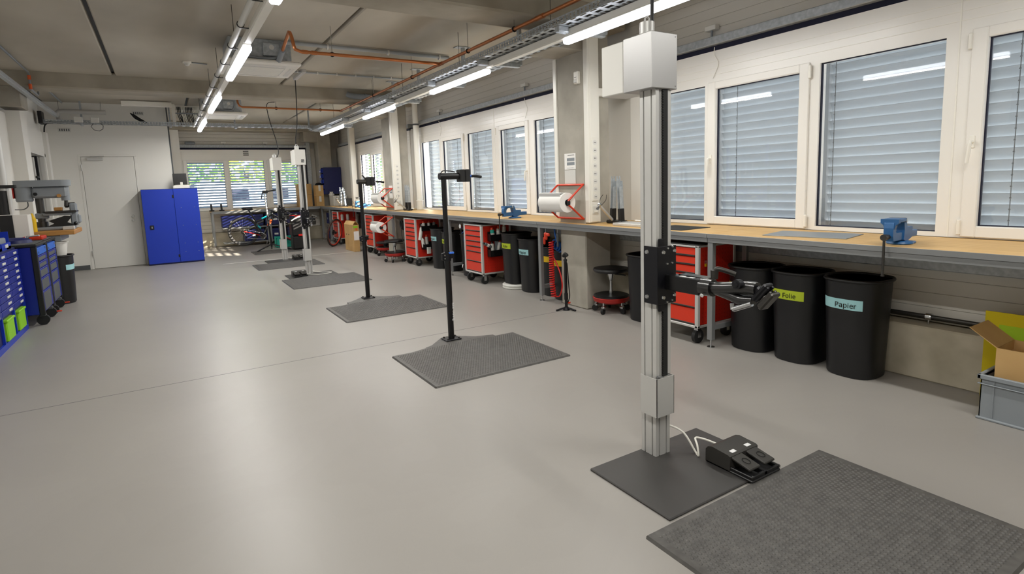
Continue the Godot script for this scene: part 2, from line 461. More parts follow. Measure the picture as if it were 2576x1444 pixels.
	obj("door_surround", mb().bb(-1.8, -1.765, 2.2, 2.26, -13.46, -11.46, 0.004), "white_paint", wl)
	obj("pilaster", mb().bb(-1.8, -1.75, 0, 2.66, -11.3, -11.18, 0.004), "white_paint", wl)
	obj("pilaster", mb().bb(-1.8, -1.72, 0, 2.66, -13.7, -13.5, 0.004), "white_paint", wl)
	var d2 := struct("door_2", mb().bb(-2.72, -1.86, 0.005, 2.17, -12.95, -12.9, 0.004), "white_paint", "pale door leaf standing open in the left wall doorway", "door")
	obj("frame", mb().bb(-1.92, -1.82, 0, 2.19, -13.0, -12.95, 0.004), "black_metal", d2)
	obj("lever_handle", mb().cyl(V(-2.6, 1.05, -12.9), V(-2.6, 1.05, -12.85), 0.01).cyl(V(-2.6, 1.05, -12.85), V(-2.48, 1.05, -12.85), 0.009), "black_plastic", d2)
	struct("wall_side_room", mb().bb(-4.2, -1.9, 0, CEIL, -11.4, -11.3).bb(-4.25, -4.15, 0, CEIL, -17.2, -11.3), "white_wall", "plain walls of the small side room seen through the doorway", "wall")
	struct("wall_back", mb().bb(-4.2, 4.75, 0, CEIL + 0.1, 3.1, 3.3), "white_wall", "plain white wall behind the viewpoint", "wall")
	var bs := struct("baseboard_left", mb().bb(-1.79, -1.765, 0, 0.09, -11.15, 3.1), "dark_grey", "dark grey skirting along the left wall", "baseboard")
	tag(bs, "dark grey skirting along the left wall behind the cabinets")

# a row of fixed ("f") and opening ("s") panes in one white frame; local x along the wall, local z into the room
func window_unit(called: String, label: String, at: Vector3, turn: float, x0: float, x1: float, panes: Array, seams: Array) -> Node3D:
	var t := thing(called, label, "window", at, turn, "", "structure")
	var b := mb()
	var e := x0
	var y0 := BENCH + 0.002
	for q in panes:
		var s: bool = q[0] == "s"
		var a: float = q[1] - (0.03 if s else 0.0)
		var c: float = q[2] + (0.03 if s else 0.0)
		var lo := 1.01 if s else 0.99
		var hi := 2.26 if s else 2.275
		b.bb(e, a, y0, 2.578, -0.09, 0)
		b.bb(a, c, y0, lo, -0.09, 0)
		b.bb(a, c, hi, 2.578, -0.09, 0)
		e = c
	b.bb(e, x1, y0, 2.578, -0.09, 0)
	obj("frame", b, "white_frame", t)
	for s in seams: obj("cover_strip", mb().bb(s - 0.004, s + 0.004, y0, 2.578, -0.004, 0.003), "white_duct", t)
	for k in 3: obj("cover_strip", mb().bb(x0, x1, 2.36 + k * 0.06, 2.364 + k * 0.06, -0.003, 0.003), "white_duct", t)
	for q in panes:
		var s: bool = q[0] == "s"
		var a: float = q[1]
		var c: float = q[2]
		var lo := 1.04 if s else 0.99
		var hi := 2.23 if s else 2.275
		if s:
			var so := mb()
			so.bb(a - 0.085, a, lo - 0.075, hi + 0.065, -0.05, 0.018, 0.006).bb(c, c + 0.085, lo - 0.075, hi + 0.065, -0.05, 0.018, 0.006)
			so.bb(a - 0.001, c + 0.001, lo - 0.075, lo, -0.05, 0.018, 0.006).bb(a - 0.001, c + 0.001, hi, hi + 0.065, -0.05, 0.018, 0.006)
			var sash := obj("sash", so, "white_frame", t)
			var hx: float = c + 0.045 if q[3] > 0 else a - 0.045
			if called == "window_2": hx = c + 0.045
			if called == "window_1" and q[3] > 0: hx = a - 0.045
			if not (called == "window_2" and q[3] > 0):
				var h := mb().bb(hx - 0.014, hx + 0.014, 1.545, 1.625, 0.016, 0.024, 0.003)
				h.tube(soft(pts([hx, 1.585, 0.02, hx, 1.585, 0.05, hx, 1.57, 0.06, hx - 0.005, 1.5, 0.062, hx - 0.01, 1.45, 0.06])), 0.011)
				obj("handle", h, "white_duct", sash)
			var gx: float = (c + 0.09) if q[3] > 0 else (a - 0.09)
			for y in [lo - 0.06, hi - 0.06]:
				obj("hinge", mb().bx(gx, y + 0.05, 0.02, 0.022, 0.1, 0.02, 0.004), "white_duct", sash)
		obj("gasket", mb().bb(a, a + 0.006, lo, hi, -0.045, -0.02).bb(c - 0.006, c, lo, hi, -0.045, -0.02).bb(a, c, lo, lo + 0.006, -0.045, -0.02).bb(a, c, hi - 0.006, hi, -0.045, -0.02), "navy_gap", t)
		obj("pane", mb().bb(a + 0.001, c - 0.001, lo + 0.001, hi - 0.001, -0.036, -0.032), "glass", t)
	return t

func blinds(at: Vector3, turn: float, list: Array, where: Array, cords: Array) -> void:
	for i in list.size():
		var q: Array = list[i]
		var t := thing("venetian_blind", "grey outdoor slat blind %s" % where[i], "blind", at, turn, "outdoor slat blinds")
		var far: float = q[1] + 0.12                  # the slats run on behind the mullion
		if i + 1 < list.size(): far = list[i + 1][0] - 0.012
		var ln: float = far - q[0] + 0.01
		var mid: float = (q[0] + far) / 2
		var tilt := deg_to_rad(q[2])
		var b := mb()
		var prev := Vector2.ZERO
		for k in 7:                                # a slat: shallow arch, 8 cm wide, beaded edges
			var u := -0.04 + 0.08 * k / 6
			var p := Vector2(u, 0.006 * (1 - pow(u / 0.04, 2)))
			if k > 0:
				var n0 := Vector3(0, 1, prev.x * 7.5).normalized()
				var n1 := Vector3(0, 1, p.x * 7.5).normalized()
				for s in [0.0, -0.0016]:
					var h := ln / 2
					var a0 := Vector3(-h, prev.y + s, prev.x); var a1 := Vector3(h, prev.y + s, prev.x)
					var c0 := Vector3(-h, p.y + s, p.x); var c1 := Vector3(h, p.y + s, p.x)
					if s == 0.0:
						b.tri(a0, c0, c1, n0, n1, n1); b.tri(a0, c1, a1, n0, n1, n0)
					else:
						b.tri(a0, c1, c0, -n0, -n1, -n1); b.tri(a0, a1, c1, -n0, -n0, -n1)
			prev = p
		b.cyl(V(-ln / 2, 0, 0.04), V(ln / 2, 0, 0.04), 0.0025, -1, 6).cyl(V(-ln / 2, 0, -0.04), V(ln / 2, 0, -0.04), 0.0025, -1, 6)
		var m := b.mesh()
		for k in 19:
			var o := inst("slat", m, "slat", t)
			o.transform = Transform3D(Basis(Vector3.RIGHT, -tilt), V(mid, 0.99 + k * 0.073, -0.16))
		for f in [cords[i]]:
			var cx: float = q[0] + (q[1] - q[0]) * f
			var cb := mb().bb(cx - 0.0025, cx + 0.0025, 0.97, 2.34, -0.112, -0.109)
			for k in 18: cb.ball(V(cx, 1.0 + k * 0.073, -0.107), 0.007, 6)
			obj("ladder_cord", cb, "black_metal", t)
		obj("bottom_rail", mb().bb(q[0] - 0.008, far + 0.004, 0.925, 0.985, -0.2, -0.12, 0.004), "grey_plastic", t)
		obj("head_rail", mb().bb(q[0] - 0.008, far + 0.004, 2.3, 2.42, -0.215, -0.105, 0.004), "grey_plastic", t)
		obj("guide_rail", mb().bb(q[0] - 0.008, q[0] + 0.012, 0.96, 2.36, -0.2, -0.12).bb(far - 0.008, far + 0.004, 0.96, 2.36, -0.2, -0.12), "grey_plastic", t)

func outside() -> void:
	struct("ground", mb().bb(-40, 60, -0.3, -0.12, -80, 40), "asphalt", "pale paving outside the windows", "ground")
	var rng := RandomNumberGenerator.new()
	rng.seed = 5
	var spots := [[7.5, -19, "leaf", 3.6, "rounded green tree close outside the far sunlit window"], [9.5, -25, "leaf_light", 5.0, "tall light green tree outside beyond the far sunlit window"], [12.5, -21, "leaf_light", 5.2, "broad light green tree farther out past the window side"], [3.2, -27, "leaf_light", 5.0, "light green tree behind the white van outside the end window"], [-0.2, -25, "leaf", 4.6, "dark green tree outside the left end of the end window"], [6.2, -30, "leaf", 5.4, "tall dark green tree between the van and the window side"]]
	for s in spots:
		var t := thing("tree", s[4], "tree", V(s[0], -0.12, s[1]), 0, "trees outside")
		obj("trunk", mb().cyl(V(0, 0, 0), V(0, s[3] * 0.5, 0), 0.16, 0.1, 8), "bark", t)
		var c := mb()
		for k in 700:
			var d := Vector3(rng.randfn(), rng.randfn() * 0.9, rng.randfn()).normalized() * rng.randf_range(0.55, 1.0)
			var p := V(0, s[3] * 0.58, 0) + d * V(1.9, s[3] * 0.42, 1.9)
			var u := Vector3(rng.randfn(), rng.randfn(), rng.randfn()).normalized() * 0.17
			var w := u.cross(Vector3(rng.randfn(), rng.randfn(), rng.randfn())).normalized() * 0.12
			c.quad(p - u, p - w, p + u, p + w)
		tag(obj("crown", c, s[2], t), "", "", "", "stuff")
	var h := thing("building", "pale rendered neighbouring building outside the end wall windows", "building", V(-5, -0.12, -44))
	obj("wall", mb().bb(0, 11, 0, 6, -6, 0), "render_wall", h)
	obj("roof", mb().bb(-0.3, 11.3, 6, 6.3, -6.3, 0.3), "dark_grey", h)
	for k in 4:
		for y in [1.0, 3.8]:
			var w := obj("window", mb().bb(1 + k * 2.5, 2.4 + k * 2.5, y, y + 1.4, -0.05, 0.03), "white_frame", h)
			obj("pane", mb().bb(1.08 + k * 2.5, 2.32 + k * 2.5, y + 0.08, y + 1.32, 0.02, 0.04), "navy_gap", w)
	var v := thing("van", "white van with a red band parked outside the end wall window", "van", V(2.9, -0.12, -23.2))
	obj("body", mb().prism(p2([-1.9, 0.35, 1.9, 0.35, 2.0, 0.9, 1.75, 1.05, 1.3, 1.85, -1.85, 1.9, -1.95, 1.0]), -0.85, 0.85), "white_duct", v)
	obj("band", mb().bb(-1.9, 1.85, 0.82, 0.95, 0.845, 0.856), "red_paint", v)
	for k in [-0.6, 0.75]: obj("window", mb().bx(k, 1.45, 0.85, 0.75, 0.45, 0.012), "navy_gap", v)
	for k in [-1.25, 1.25]:
		for z in [-0.75, 0.75]: obj("wheel", mb().cyl(V(k, 0.32, z - 0.1), V(k, 0.32, z + 0.12), 0.32, -1, 20), "tyre_black", v)

func lamp(power: float, x: float, z0: float, z1: float, label: String, group: String) -> void:
	var t := thing("led_lamp", label, "lamp", V(x, 2.65, (z0 + z1) / 2), 0, group)
	var h := (z1 - z0) / 2
	obj("diffuser", mb().bb(-0.036, 0.036, 0.0, 0.052, -h, h, 0.012), "led", t)
	obj("housing", mb().bb(-0.033, 0.033, 0.052, 0.062, -h, h, 0.002), "white_duct", t)
	var a := AreaLight3D.new()
	a.name = "light"
	a.area_size = Vector2(0.07, z1 - z0)
	a.light_energy = power; a.light_color = Color("fbf9f2"); a.area_range = 25.0; a.area_attenuation = 2.0; a.shadow_enabled = true
	a.rotation = Vector3(-PI / 2, 0, 0)
	a.position = V(0, -0.004, 0)
	t.add_child(a)

func tray(called: String, label: String, at: Vector3, turn: float, ln: float, wide: float) -> Node3D:   # perforated cable tray, length along local x, rungs between two punched sides
	var t := thing(called, label, "cable tray", at, turn)
	var b := mb()
	for s in [-1, 1]:
		var z: float = s * wide / 2
		b.bb(0, ln, 0.0, 0.012, z - 0.001, z + 0.001).bb(0, ln, 0.05, 0.06, z - 0.006, z + 0.006)
		b.bb(0, ln, 0.028, 0.034, z - 0.001, z + 0.001)
		var k := 0.0
		while k < ln:
			b.bb(k, k + 0.03, 0.01, 0.052, z - 0.001, z + 0.001)
			k += 0.05
		b.bb(0, ln, -0.001, 0.001, z - s * 0.035 - 0.012, z - s * 0.035 + 0.012)
		b.bb(0, ln, -0.001, 0.001, z - s * 0.1 - 0.01, z - s * 0.1 + 0.01)
	var side := obj("side_rail", b, "galvanised", t)
	var r := mb()
	var q := 0.0
	while q < ln:
		r.bb(q, q + 0.05, -0.002, 0.0015, -wide / 2, wide / 2)
		r.bb(q + 0.085, q + 0.105, -0.003, 0.002, -wide / 2 + 0.1, wide / 2 - 0.1)
		q += 0.13
	tag(obj("rung", r, "galvanised", t), "", "", "", "stuff")
	return t

func hanger(p: Vector3, label: String, up := 3.26) -> void:
	var t := thing("pipe_hanger", label, "hanger", V(p.x, p.y, p.z), 0, "thin threaded rods holding the copper pipes")
	obj("rod", mb().cyl(V(0, 0.02, 0), V(0, up - p.y, 0), 0.004, -1, 6), "steel", t)
	obj("clip", mb().cyl(V(0, -0.024, -0.012), V(0, -0.024, 0.012), 0.002, -1, 4).tube(pts([0.024, 0, 0, 0.017, 0.017, 0, 0, 0.024, 0, -0.017, 0.017, 0, -0.024, 0, 0, -0.017, -0.017, 0, 0, -0.024, 0, 0.017, -0.017, 0]), 0.006, 6, true), "black_rubber", t)

func lights_and_ceiling() -> void:
	# two rows of lamps on long trunking rails
	var rows := [[0.755, [[-4.1, -2.55], [-7.04, -5.49], [-9.94, -8.4], [-12.95, -11.3], [-1.15, 0.4]], "left row"], [3.235, [[-4.18, -2.5], [-7.16, -5.6], [-10.15, -8.63], [-13.34, -11.6], [-1.15, 0.4]], "right row"]]
	var nm := ["first lit lamp of the %s, cut by the top of the photograph", "second lit lamp of the %s counted towards the end wall", "third lit lamp of the %s counted towards the end wall", "last lit lamp of the %s, nearest the end wall", "lamp of the %s overhead of the viewpoint"]
	for r in rows:
		var t := thing("lighting_rail", "long white lighting rail carrying the %s of lamps" % r[2], "light rail", V(r[0], 2.7, 0))
		obj("rail", mb().bb(-0.032, 0.032, 0.012, 0.068, -13.4 if r[0] > 1 else -12.98, 1.0, 0.004), "white_duct", t)
		for l in [[-2.45, -1.2], [-5.44, -4.15], [-8.35, -7.09], [-11.25, -9.99]]:
			obj("cover", mb().bb(-0.03, 0.03, 0.0, 0.014, l[0], l[1], 0.003), "white_duct", t)
		for z in [-2.0, -4.4, -6.3, -8.2, -9.6, -12.2]:
			obj("suspension_wire", mb().cyl(V(0, 0.06, z), V(0, 0.56, z), 0.003, -1, 5), "dark_steel", t)
		for i in 5: lamp(2.9 if r[0] < 1 else 2.0, r[0], r[1][i][0], r[1][i][1], "glowing white " + nm[i] % r[2], "lamps of the " + r[2])
	# conduit beside the left rail
	var cd := thing("conduit", "pale round cable conduit clipped along the left lighting rail", "conduit", V(0.665, 2.765, 0))
	obj("pipe", mb().cyl(V(0, 0, -13.0), V(0, 0, 0.5), 0.024, -1, 10), "pale_plastic", cd)
	for k in 17:
		obj("clip", mb().cyl(V(0, 0, -0.6 - k * 0.75), V(0, 0, -0.585 - k * 0.75), 0.03, -1, 10).bb(-0.003, 0.09, -0.03, -0.024, -0.6 - k * 0.75, -0.585 - k * 0.75), "black_plastic", cd)
	# trays
	var tr := tray("cable_tray", "long perforated galvanised cable tray above the right row of lamps", V(3.32, 2.78, 0.9), PI / 2, 14.6, 0.5)
	for z in [-4.1, -5.55, -6.95, -8.5, -9.65, -11.0, -12.3]:
		var br := obj("crossbar", mb().bb(0.9 - z - 0.03, 0.9 - z + 0.03, -0.05, -0.004, -0.24, -0.13, 0.004).bb(0.9 - z - 0.03, 0.9 - z + 0.03, -0.05, -0.004, -0.04, 0.3, 0.004).bb(0.9 - z - 0.024, 0.9 - z - 0.012, -0.056, -0.05, -0.24, -0.13).bb(0.9 - z + 0.012, 0.9 - z + 0.024, -0.056, -0.05, -0.24, -0.13), "galvanised", tr)
		obj("post", mb().bb(0.9 - z - 0.02, 0.9 - z + 0.02, -0.02, 0.47, 0.29, 0.33), "galvanised", br)
		obj("plate", mb().bb(0.9 - z - 0.06, 0.9 - z + 0.06, 0.47, 0.478, 0.2, 0.4), "galvanised", br)
	for i in 3:
		one("cable", mb().cyl(V(3.2 + i * 0.07, 2.8, 0.8), V(3.2 + i * 0.07, 2.8, -13.4), 0.012, -1, 6), "dark_grey", "dark cable lying in the long tray, %s" % ["nearest the copper pipe", "in the middle of the tray", "nearest the windows"][i], "cable", "cables in the long tray")
	var t2 := tray("cable_tray", "galvanised cable tray crossing the hall in front of the end wall", V(-1.72, 2.82, -13.5), 0.0, 4.95, 0.2)
	for x in [0.55, 2.0, 3.2, 4.75]:
		var br := obj("crossbar", mb().bb(x - 0.02, x + 0.02, -0.03, -0.003, -0.12, 0.12), "galvanised", t2)
		obj("post", mb().bb(x - 0.016, x + 0.016, -0.02, 0.44, -0.14, -0.11), "galvanised", br)
	for x in [-1.2, -0.95]:
		one("junction_box", mb().bx(x, 2.885, -13.36, 0.13, 0.1, 0.07, 0.008), "pale_plastic", "square pale junction box on the crossing tray, %s" % ["left one of the two", "right one of the two"][0 if x < -1 else 1], "junction box", "junction boxes on the tray")
	one("cable_loop", mb().tube(pts([-0.98, 2.82, -13.36, -1.02, 2.76, -13.36, -0.98, 2.7, -13.36, -0.9, 2.68, -13.36, -0.84, 2.72, -13.36, -0.83, 2.78, -13.36, -0.87, 2.83, -13.36]), 0.006, 6), "dark_grey", "thin grey cable loop hanging under the right junction box", "cable")
	one("cable_stub", mb().tube(soft(pts([-1.62, 2.85, -13.5, -1.72, 2.78, -13.5, -1.76, 2.6, -13.6])), 0.012, 6).bb(-1.78, -1.72, 2.8, 3.02, -13.56, -13.3), "black_plastic", "dark cable entry in the corner at the left end of the tray", "cable")
	# switch bundle on the white riser
	var bu := thing("cable_riser", "white riser with rows of black and white cables dropping onto the tray", "cable riser", V(0.33, 2.88, -13.6))
	obj("duct", mb().bb(0, 0.06, -0.02, 0.4, -0.05, 0.05, 0.004).bb(0, 0.53, 0.27, 0.36, -0.05, 0.0, 0.004), "white_duct", bu)
	obj("cable_bar", mb().bb(0.06, 0.5, 0.19, 0.215, -0.03, 0.03), "grey_plastic", bu)
	for k in 15:
		var x0: float = 0.1 + k * 0.026
		var bl: bool = k in [0, 1, 2, 6, 7, 8, 9, 10]
		obj("cable", mb().tube(soft(pts([x0, 0.33, 0.01, x0, 0.2, 0.02, x0 + 0.02, 0.1, 0.02, x0 + 0.05 + 0.03 * sin(k * 1.7), -0.03, 0.01])), 0.008, 5), "black_plastic" if bl else "white_duct", bu)
	one("ceiling_duct", mb().bb(-0.5, 0.33, 3.15, 3.24, -13.25, -13.17, 0.004), "white_duct", "flat white cable duct under the ceiling left of the black and white cables", "duct")
	var cu := thing("cable_end", "fan of cut black cables rising from the crossing tray", "cables", V(-0.2, 2.86, -13.5))
	for k in 5:
		obj("cable", mb().tube(soft(pts([0.1 - k * 0.01, 0.0, 0, -0.02 - k * 0.02, 0.08, 0, -0.12 - k * 0.015, 0.16 + k * 0.008, 0])), 0.009, 5), "black_plastic", cu)
	# copper pipes
	var c1 := thing("copper_pipe", "long copper pipe running along the hall above the cable tray", "pipe", V(0, 0, 0))
	obj("pipe", mb().cyl(V(3.15, 2.95, 0.8), V(3.15, 2.95, -11.3), 0.019, -1, 10), "copper", c1)
	for z in [-2.0, -4.45, -6.66, -8.2, -11.3]:
		obj("fitting", mb().cyl(V(3.15, 2.95, z - 0.06), V(3.15, 2.95, z + 0.06), 0.024, -1, 10), "copper", c1)
	var c3 := thing("copper_pipe", "copper pipe branch with a raised elbow at the nearer ceiling cassette", "pipe")
	obj("pipe", mb().tube(pts([3.15, 2.95, -6.66, 1.46, 2.95, -6.66, 1.4, 2.97, -6.66, 1.385, 3.02, -6.66, 1.375, 3.1, -6.67, 1.365, 3.15, -6.69, 1.36, 3.165, -6.73, 1.36, 3.15, -6.79, 1.36, 3.06, -7.15]), 0.019, 10), "copper", c3)
	obj("valve", mb().ball(V(1.36, 3.06, -7.17), 0.036, 10).cyl(V(1.36, 3.06, -7.15), V(1.36, 2.98, -7.5), 0.032, -1, 10), "grey_plastic", c3)
	for x in [1.5, 1.6]: obj("fitting", mb().cyl(V(x - 0.03, 2.95, -6.66), V(x + 0.03, 2.95, -6.66), 0.023, -1, 10), "copper", c3)
	var c4 := thing("copper_pipe", "thin copper pipe branch below the second beam to the farther cassette", "pipe")
	obj("pipe", mb().tube(pts([3.15, 2.95, -11.3, 1.38, 2.95, -11.3, 1.33, 2.97, -11.3, 1.31, 3.02, -11.3, 1.3, 3.2, -11.35]), 0.017, 8), "copper", c4)
	hanger(V(1.8, 2.95, -6.66), "rod hanger on the near copper branch beside the nearer cassette")
	hanger(V(3.15, 2.95, -5.9), "rod hanger on the long copper pipe just behind the near beam")
	hanger(V(3.15, 2.95, -4.9), "rod hanger on the long copper pipe under the near beam", 3.04)
	hanger(V(3.15, 2.95, -7.6), "rod hanger on the long copper pipe past the near branch")
	hanger(V(3.15, 2.95, -9.3), "rod hanger on the long copper pipe before the second beam")
	hanger(V(1.95, 2.95, -11.3), "rod hanger on the far copper branch, left one")
	hanger(V(2.75, 2.95, -11.3), "rod hanger on the far copper branch, right one")
	# grey conduits under the ceiling
	var g1 := thing("conduit", "thick grey conduit under the ceiling behind the near copper branch", "conduit")
	obj("pipe", mb().cyl(V(1.45, 3.225, -7.45), V(3.66, 3.225, -7.45), 0.024, -1, 10), "grey_light", g1)
	for x in [1.95, 2.75, 3.5]: obj("clip", mb().cyl(V(x, 3.22, -7.45), V(x + 0.02, 3.22, -7.45), 0.036, -1, 10), "pale_plastic", g1)
	var g2 := thing("conduit", "thin grey conduit under the ceiling in front of the second beam", "conduit")
	obj("pipe", mb().cyl(V(1.6, 3.235, -9.25), V(3.75, 3.235, -9.25), 0.014, -1, 8), "grey_light", g2)
	for k in 6: obj("clip", mb().bx(1.95 + k * 0.3, 3.24, -9.25, 0.02, 0.036, 0.04), "pale_plastic", g2)
	one("ceiling_profile", mb().bb(2.0, 2.06, 3.215, 3.26, -9.85, -9.15, 0.004), "aluminium", "short aluminium profile on the ceiling where the right hanging cable starts", "profile")
	one("hanging_cable", mb().tube(soft(pts([2.03, 3.22, -9.85, 2.03, 3.0, -9.87, 2.02, 2.6, -9.9, 1.99, 2.3, -9.98, 1.98, 2.1, -10.0])), 0.008, 6), "black_plastic", "black cable hanging straight down to the third lift stand's motor box", "cable")
	one("hanging_cable", mb().tube(soft(pts([2.12, 3.22, -12.4, 2.0, 3.2, -12.4, 1.96, 3.1, -12.4, 2.0, 2.8, -12.38, 2.08, 2.45, -12.36, 2.1, 2.2, -12.35, 2.04, 2.08, -12.34])), 0.008, 6), "black_plastic", "black cable sagging in a curve to the farthest lift stand", "cable")
	one("hanging_cable", mb().tube(soft(pts([2.07, 2.05, -2.0, 2.075, 2.4, -2.0, 2.08, 3.25, -2.0])), 0.009, 6), "black_plastic", "black cable rising from the nearest lift stand past the lit lamp", "cable")
	one("drain_pipe", mb().tube(pts([3.08, 3.16, -10.6, 3.12, 3.14, -10.58, 3.2, 3.12, -10.56, 4.1, 3.12, -10.56]), 0.05, 12).cyl(V(3.4, 3.12, -10.56), V(3.43, 3.12, -10.56), 0.058, -1, 12), "grey_plastic", "short grey pipe with an elbow on the front of the second beam", "pipe")
	# cassettes
	var ac := thing("ceiling_cassette", "white square air conditioning cassette, the nearer of two", "air conditioner", V(1.2, 2.94, -7.83))
	obj("casing", mb().bb(-0.37, 0.33, 0.06, 0.32, -0.33, 0.3, 0.006), "galvanised", ac)
	obj("control_box", mb().bb(0.0, 0.2, 0.12, 0.27, 0.3, 0.345, 0.004), "galvanised", ac)
	obj("logo_plate", mb().cyl(V(0.1, 0.22, 0.345), V(0.1, 0.22, 0.348), 0.03, -1, 16), "pale_plastic", ac)
	obj("hose", mb().tube(soft(pts([-0.3, 0.1, 0.33, 0.0, 0.08, 0.36, 0.15, 0.1, 0.37, 0.2, 0.2, 0.36, 0.2, 0.28, 0.34])), 0.016, 8), "grey_plastic", ac)
	var fp := obj("panel", mb().bb(-0.44, 0.42, 0.0, 0.06, -0.42, 0.42, 0.02), "white_duct", ac)
	obj("grille", mb().bb(-0.26, 0.26, -0.006, 0.004, -0.26, 0.26, 0.004), "pale_plastic", fp)
	for k in 14: obj("grille_bar", mb().bb(-0.24, 0.24, -0.01, -0.004, -0.235 + k * 0.035, -0.22 + k * 0.035), "white_duct", fp)
	for s in [[0, 0.34, 0.5, 0.05], [0, -0.34, 0.5, 0.05], [0.34, 0, 0.05, 0.5], [-0.34, 0, 0.05, 0.5]]:
		obj("flap", mb().bx(s[0], -0.002, s[1], s[2], 0.012, s[3], 0.004), "white_paint", fp)
	var ac2 := dup(ac, "ceiling_cassette", V(1.18, 2.94, -12.8), 0, "white square air conditioning cassette, the farther one beyond the second beam")
	ac.set_meta("group", "ceiling cassettes"); ac2.set_meta("group", "ceiling cassettes")
	var sd := thing("smoke_detector", "round white smoke detector on the ceiling left of the lamps", "smoke detector", V(0.47, 3.26, -9.2))
	obj("base", mb().cyl(V(0, 0, 0), V(0, -0.02, 0), 0.055, -1, 18), "white_duct", sd)
	obj("chamber", mb().cyl(V(0, -0.02, 0), V(0, -0.055, 0), 0.042, 0.024, 18), "pale_plastic", sd)
	one("detector_wire", mb().cyl(V(0.53, 3.25, -9.2), V(0.72, 3.25, -9.24), 0.008, -1, 6), "grey_plastic", "thin grey conduit running from the smoke detector to the lamps", "conduit")
	# left edge of the ceiling
	one("ceiling_channel", mb().bb(-1.56, -1.5, 2.93, 2.99, -13.45, 1.0, 0.006), "galvanised", "bright galvanised channel running along the top of the left wall", "channel")
	var lc := thing("conduit", "thin grey conduit with orange sleeves bending around the second beam", "conduit")
	obj("pipe", mb().tube(pts([-1.45, 3.23, 0.5, -1.45, 3.23, -10.55, -1.45, 3.2, -10.6, -1.45, 3.02, -10.6, -1.45, 3.0, -10.64, -1.45, 2.99, -11.15, -1.45, 3.02, -11.2, -1.45, 3.2, -11.22, -1.45, 3.23, -11.3, -1.45, 3.23, -13.7]), 0.014, 8), "grey_plastic", lc)
	for q in [[3.19, 3.13], [3.07, 3.0]]: obj("sleeve", mb().cyl(V(-1.45, q[0], -10.6), V(-1.45, q[1], -10.6), 0.02, -1, 8), "orange_band", lc)
	var vp := thing("vent_pipe", "silver insulated pipe with an elbow under the ceiling of the partition", "pipe")
	obj("pipe", mb().tube(pts([-1.5, 2.88, -13.62, -1.52, 2.98, -13.62, -1.53, 3.03, -13.62, -1.5, 3.055, -13.62, -1.44, 3.06, -13.62, -0.78, 3.06, -13.62]), 0.045, 12), "aluminium", vp)
	for x in [-1.5, -0.85]: obj("rod", mb().cyl(V(x, 3.08, -13.62), V(x, 3.26, -13.62), 0.005, -1, 5), "steel", vp)
	for q in [[-1.48, 2.736, "low, under the crossing tray"], [-0.26, 3.09, "high, above the crossing tray"]]:
		var s := thing("door_plate", "small pale lettered plate on the partition, " + q[2], "sign", V(q[0], q[1], -13.85), 0, "plates on the partition")
		obj("plate", mb().bx(0, 0, 0.002, 0.2, 0.08, 0.004), "pale_plastic", s)
		for k in 5: obj("mark", mb().bx(-0.07 + k * 0.035, 0, 0.005, 0.018, 0.045, 0.002), "dark_grey", s)

func benches() -> void:
	# along the windows: six tables in line; local x -> world z, local z -> towards the room
	var cuts := [-16.25, -15.35, -12.45, -10.53, -7.98, -5.48, -3.02, -0.5]
	var wh := ["corner bench below the far blue rack", "bench section with the silver truing stand", "bench section with the farthest blue vise", "bench section beside the drainpipe", "bench section with the middle blue vise", "bench section around the near pillar, red roll holder on it", "nearest bench section with the grey sheet and near vise"]
	for i in 7:
		bench_at("workbench", "wood topped steel " + wh[i], V(4.49, 0, cuts[i]), RIGHT, cuts[i + 1] - cuts[i], i in [0, 1, 2, 3, 4, 5, 6], i == 5)
	bench_at("workbench", "wood topped steel bench under the end wall windows, left of the corner", V(1.02, 0, -16.98), 0.0, 1.35, true, false)
	bench_at("workbench", "wood topped steel bench under the end wall windows, next to the corner", V(2.38, 0, -16.98), 0.0, 1.36, true, false)

func bench_at(called: String, label: String, at: Vector3, turn: float, ln: float, legs: bool, notch: bool) -> void:
	var t := thing(called, label, "workbench", at, turn, "benches along the walls")
	var d := 0.745
	var b := mb()
	if notch:                                   # the pillar passes through this top
		b.bb(0.002, 0.28, BENCH - 0.03, BENCH, 0.01, d - 0.006, 0.003)
		b.bb(0.28, 0.77, BENCH - 0.03, BENCH, 0.625, d - 0.006, 0.003).bb(0.28, 0.77, BENCH - 0.03, BENCH, 0.01, 0.255, 0.003)
		b.bb(0.77, ln - 0.002, BENCH - 0.03, BENCH, 0.01, d - 0.006, 0.003)
	else:
		b.bb(0.002, ln - 0.002, BENCH - 0.03, BENCH, 0.01, d - 0.006, 0.003)
	obj("worktop", b, "wood", t)
	obj("edge_strip", mb().bb(0.002, ln - 0.002, BENCH - 0.034, BENCH + 0.001, d - 0.006, d, 0.0015), "bench_steel", t)
	obj("front_rail", mb().bb(0.002, ln - 0.002, BENCH - 0.072, BENCH - 0.034, d - 0.05, d - 0.008, 0.002), "bench_steel", t)
	obj("back_rail", mb().bb(0.002, ln - 0.002, BENCH - 0.072, BENCH - 0.03, 0.14, 0.18, 0.002), "bench_steel", t)
	for x in [0.025, ln - 0.025] if legs and ln < 1.36 else [0.025]:
		obj("leg", mb().bx(x, 0.475, d - 0.035, 0.05, 0.82, 0.045, 0.003), "bench_steel", t)
		obj("leg", mb().bx(x, 0.5, 0.27, 0.04, 0.77, 0.04, 0.003), "bench_steel", t)
		obj("stretcher", mb().bx(x, 0.17, 0.5, 0.04, 0.045, 0.43, 0.003), "bench_steel", t)
		obj("foot", mb().cyl(V(x, 0.0, d - 0.035), V(x, 0.006, d - 0.035), 0.032, -1, 12).cyl(V(x, 0.006, d - 0.035), V(x, 0.07, d - 0.035), 0.008, -1, 8).cyl(V(x, 0.0, 0.27), V(x, 0.12, 0.27), 0.02, -1, 8), "steel", t)

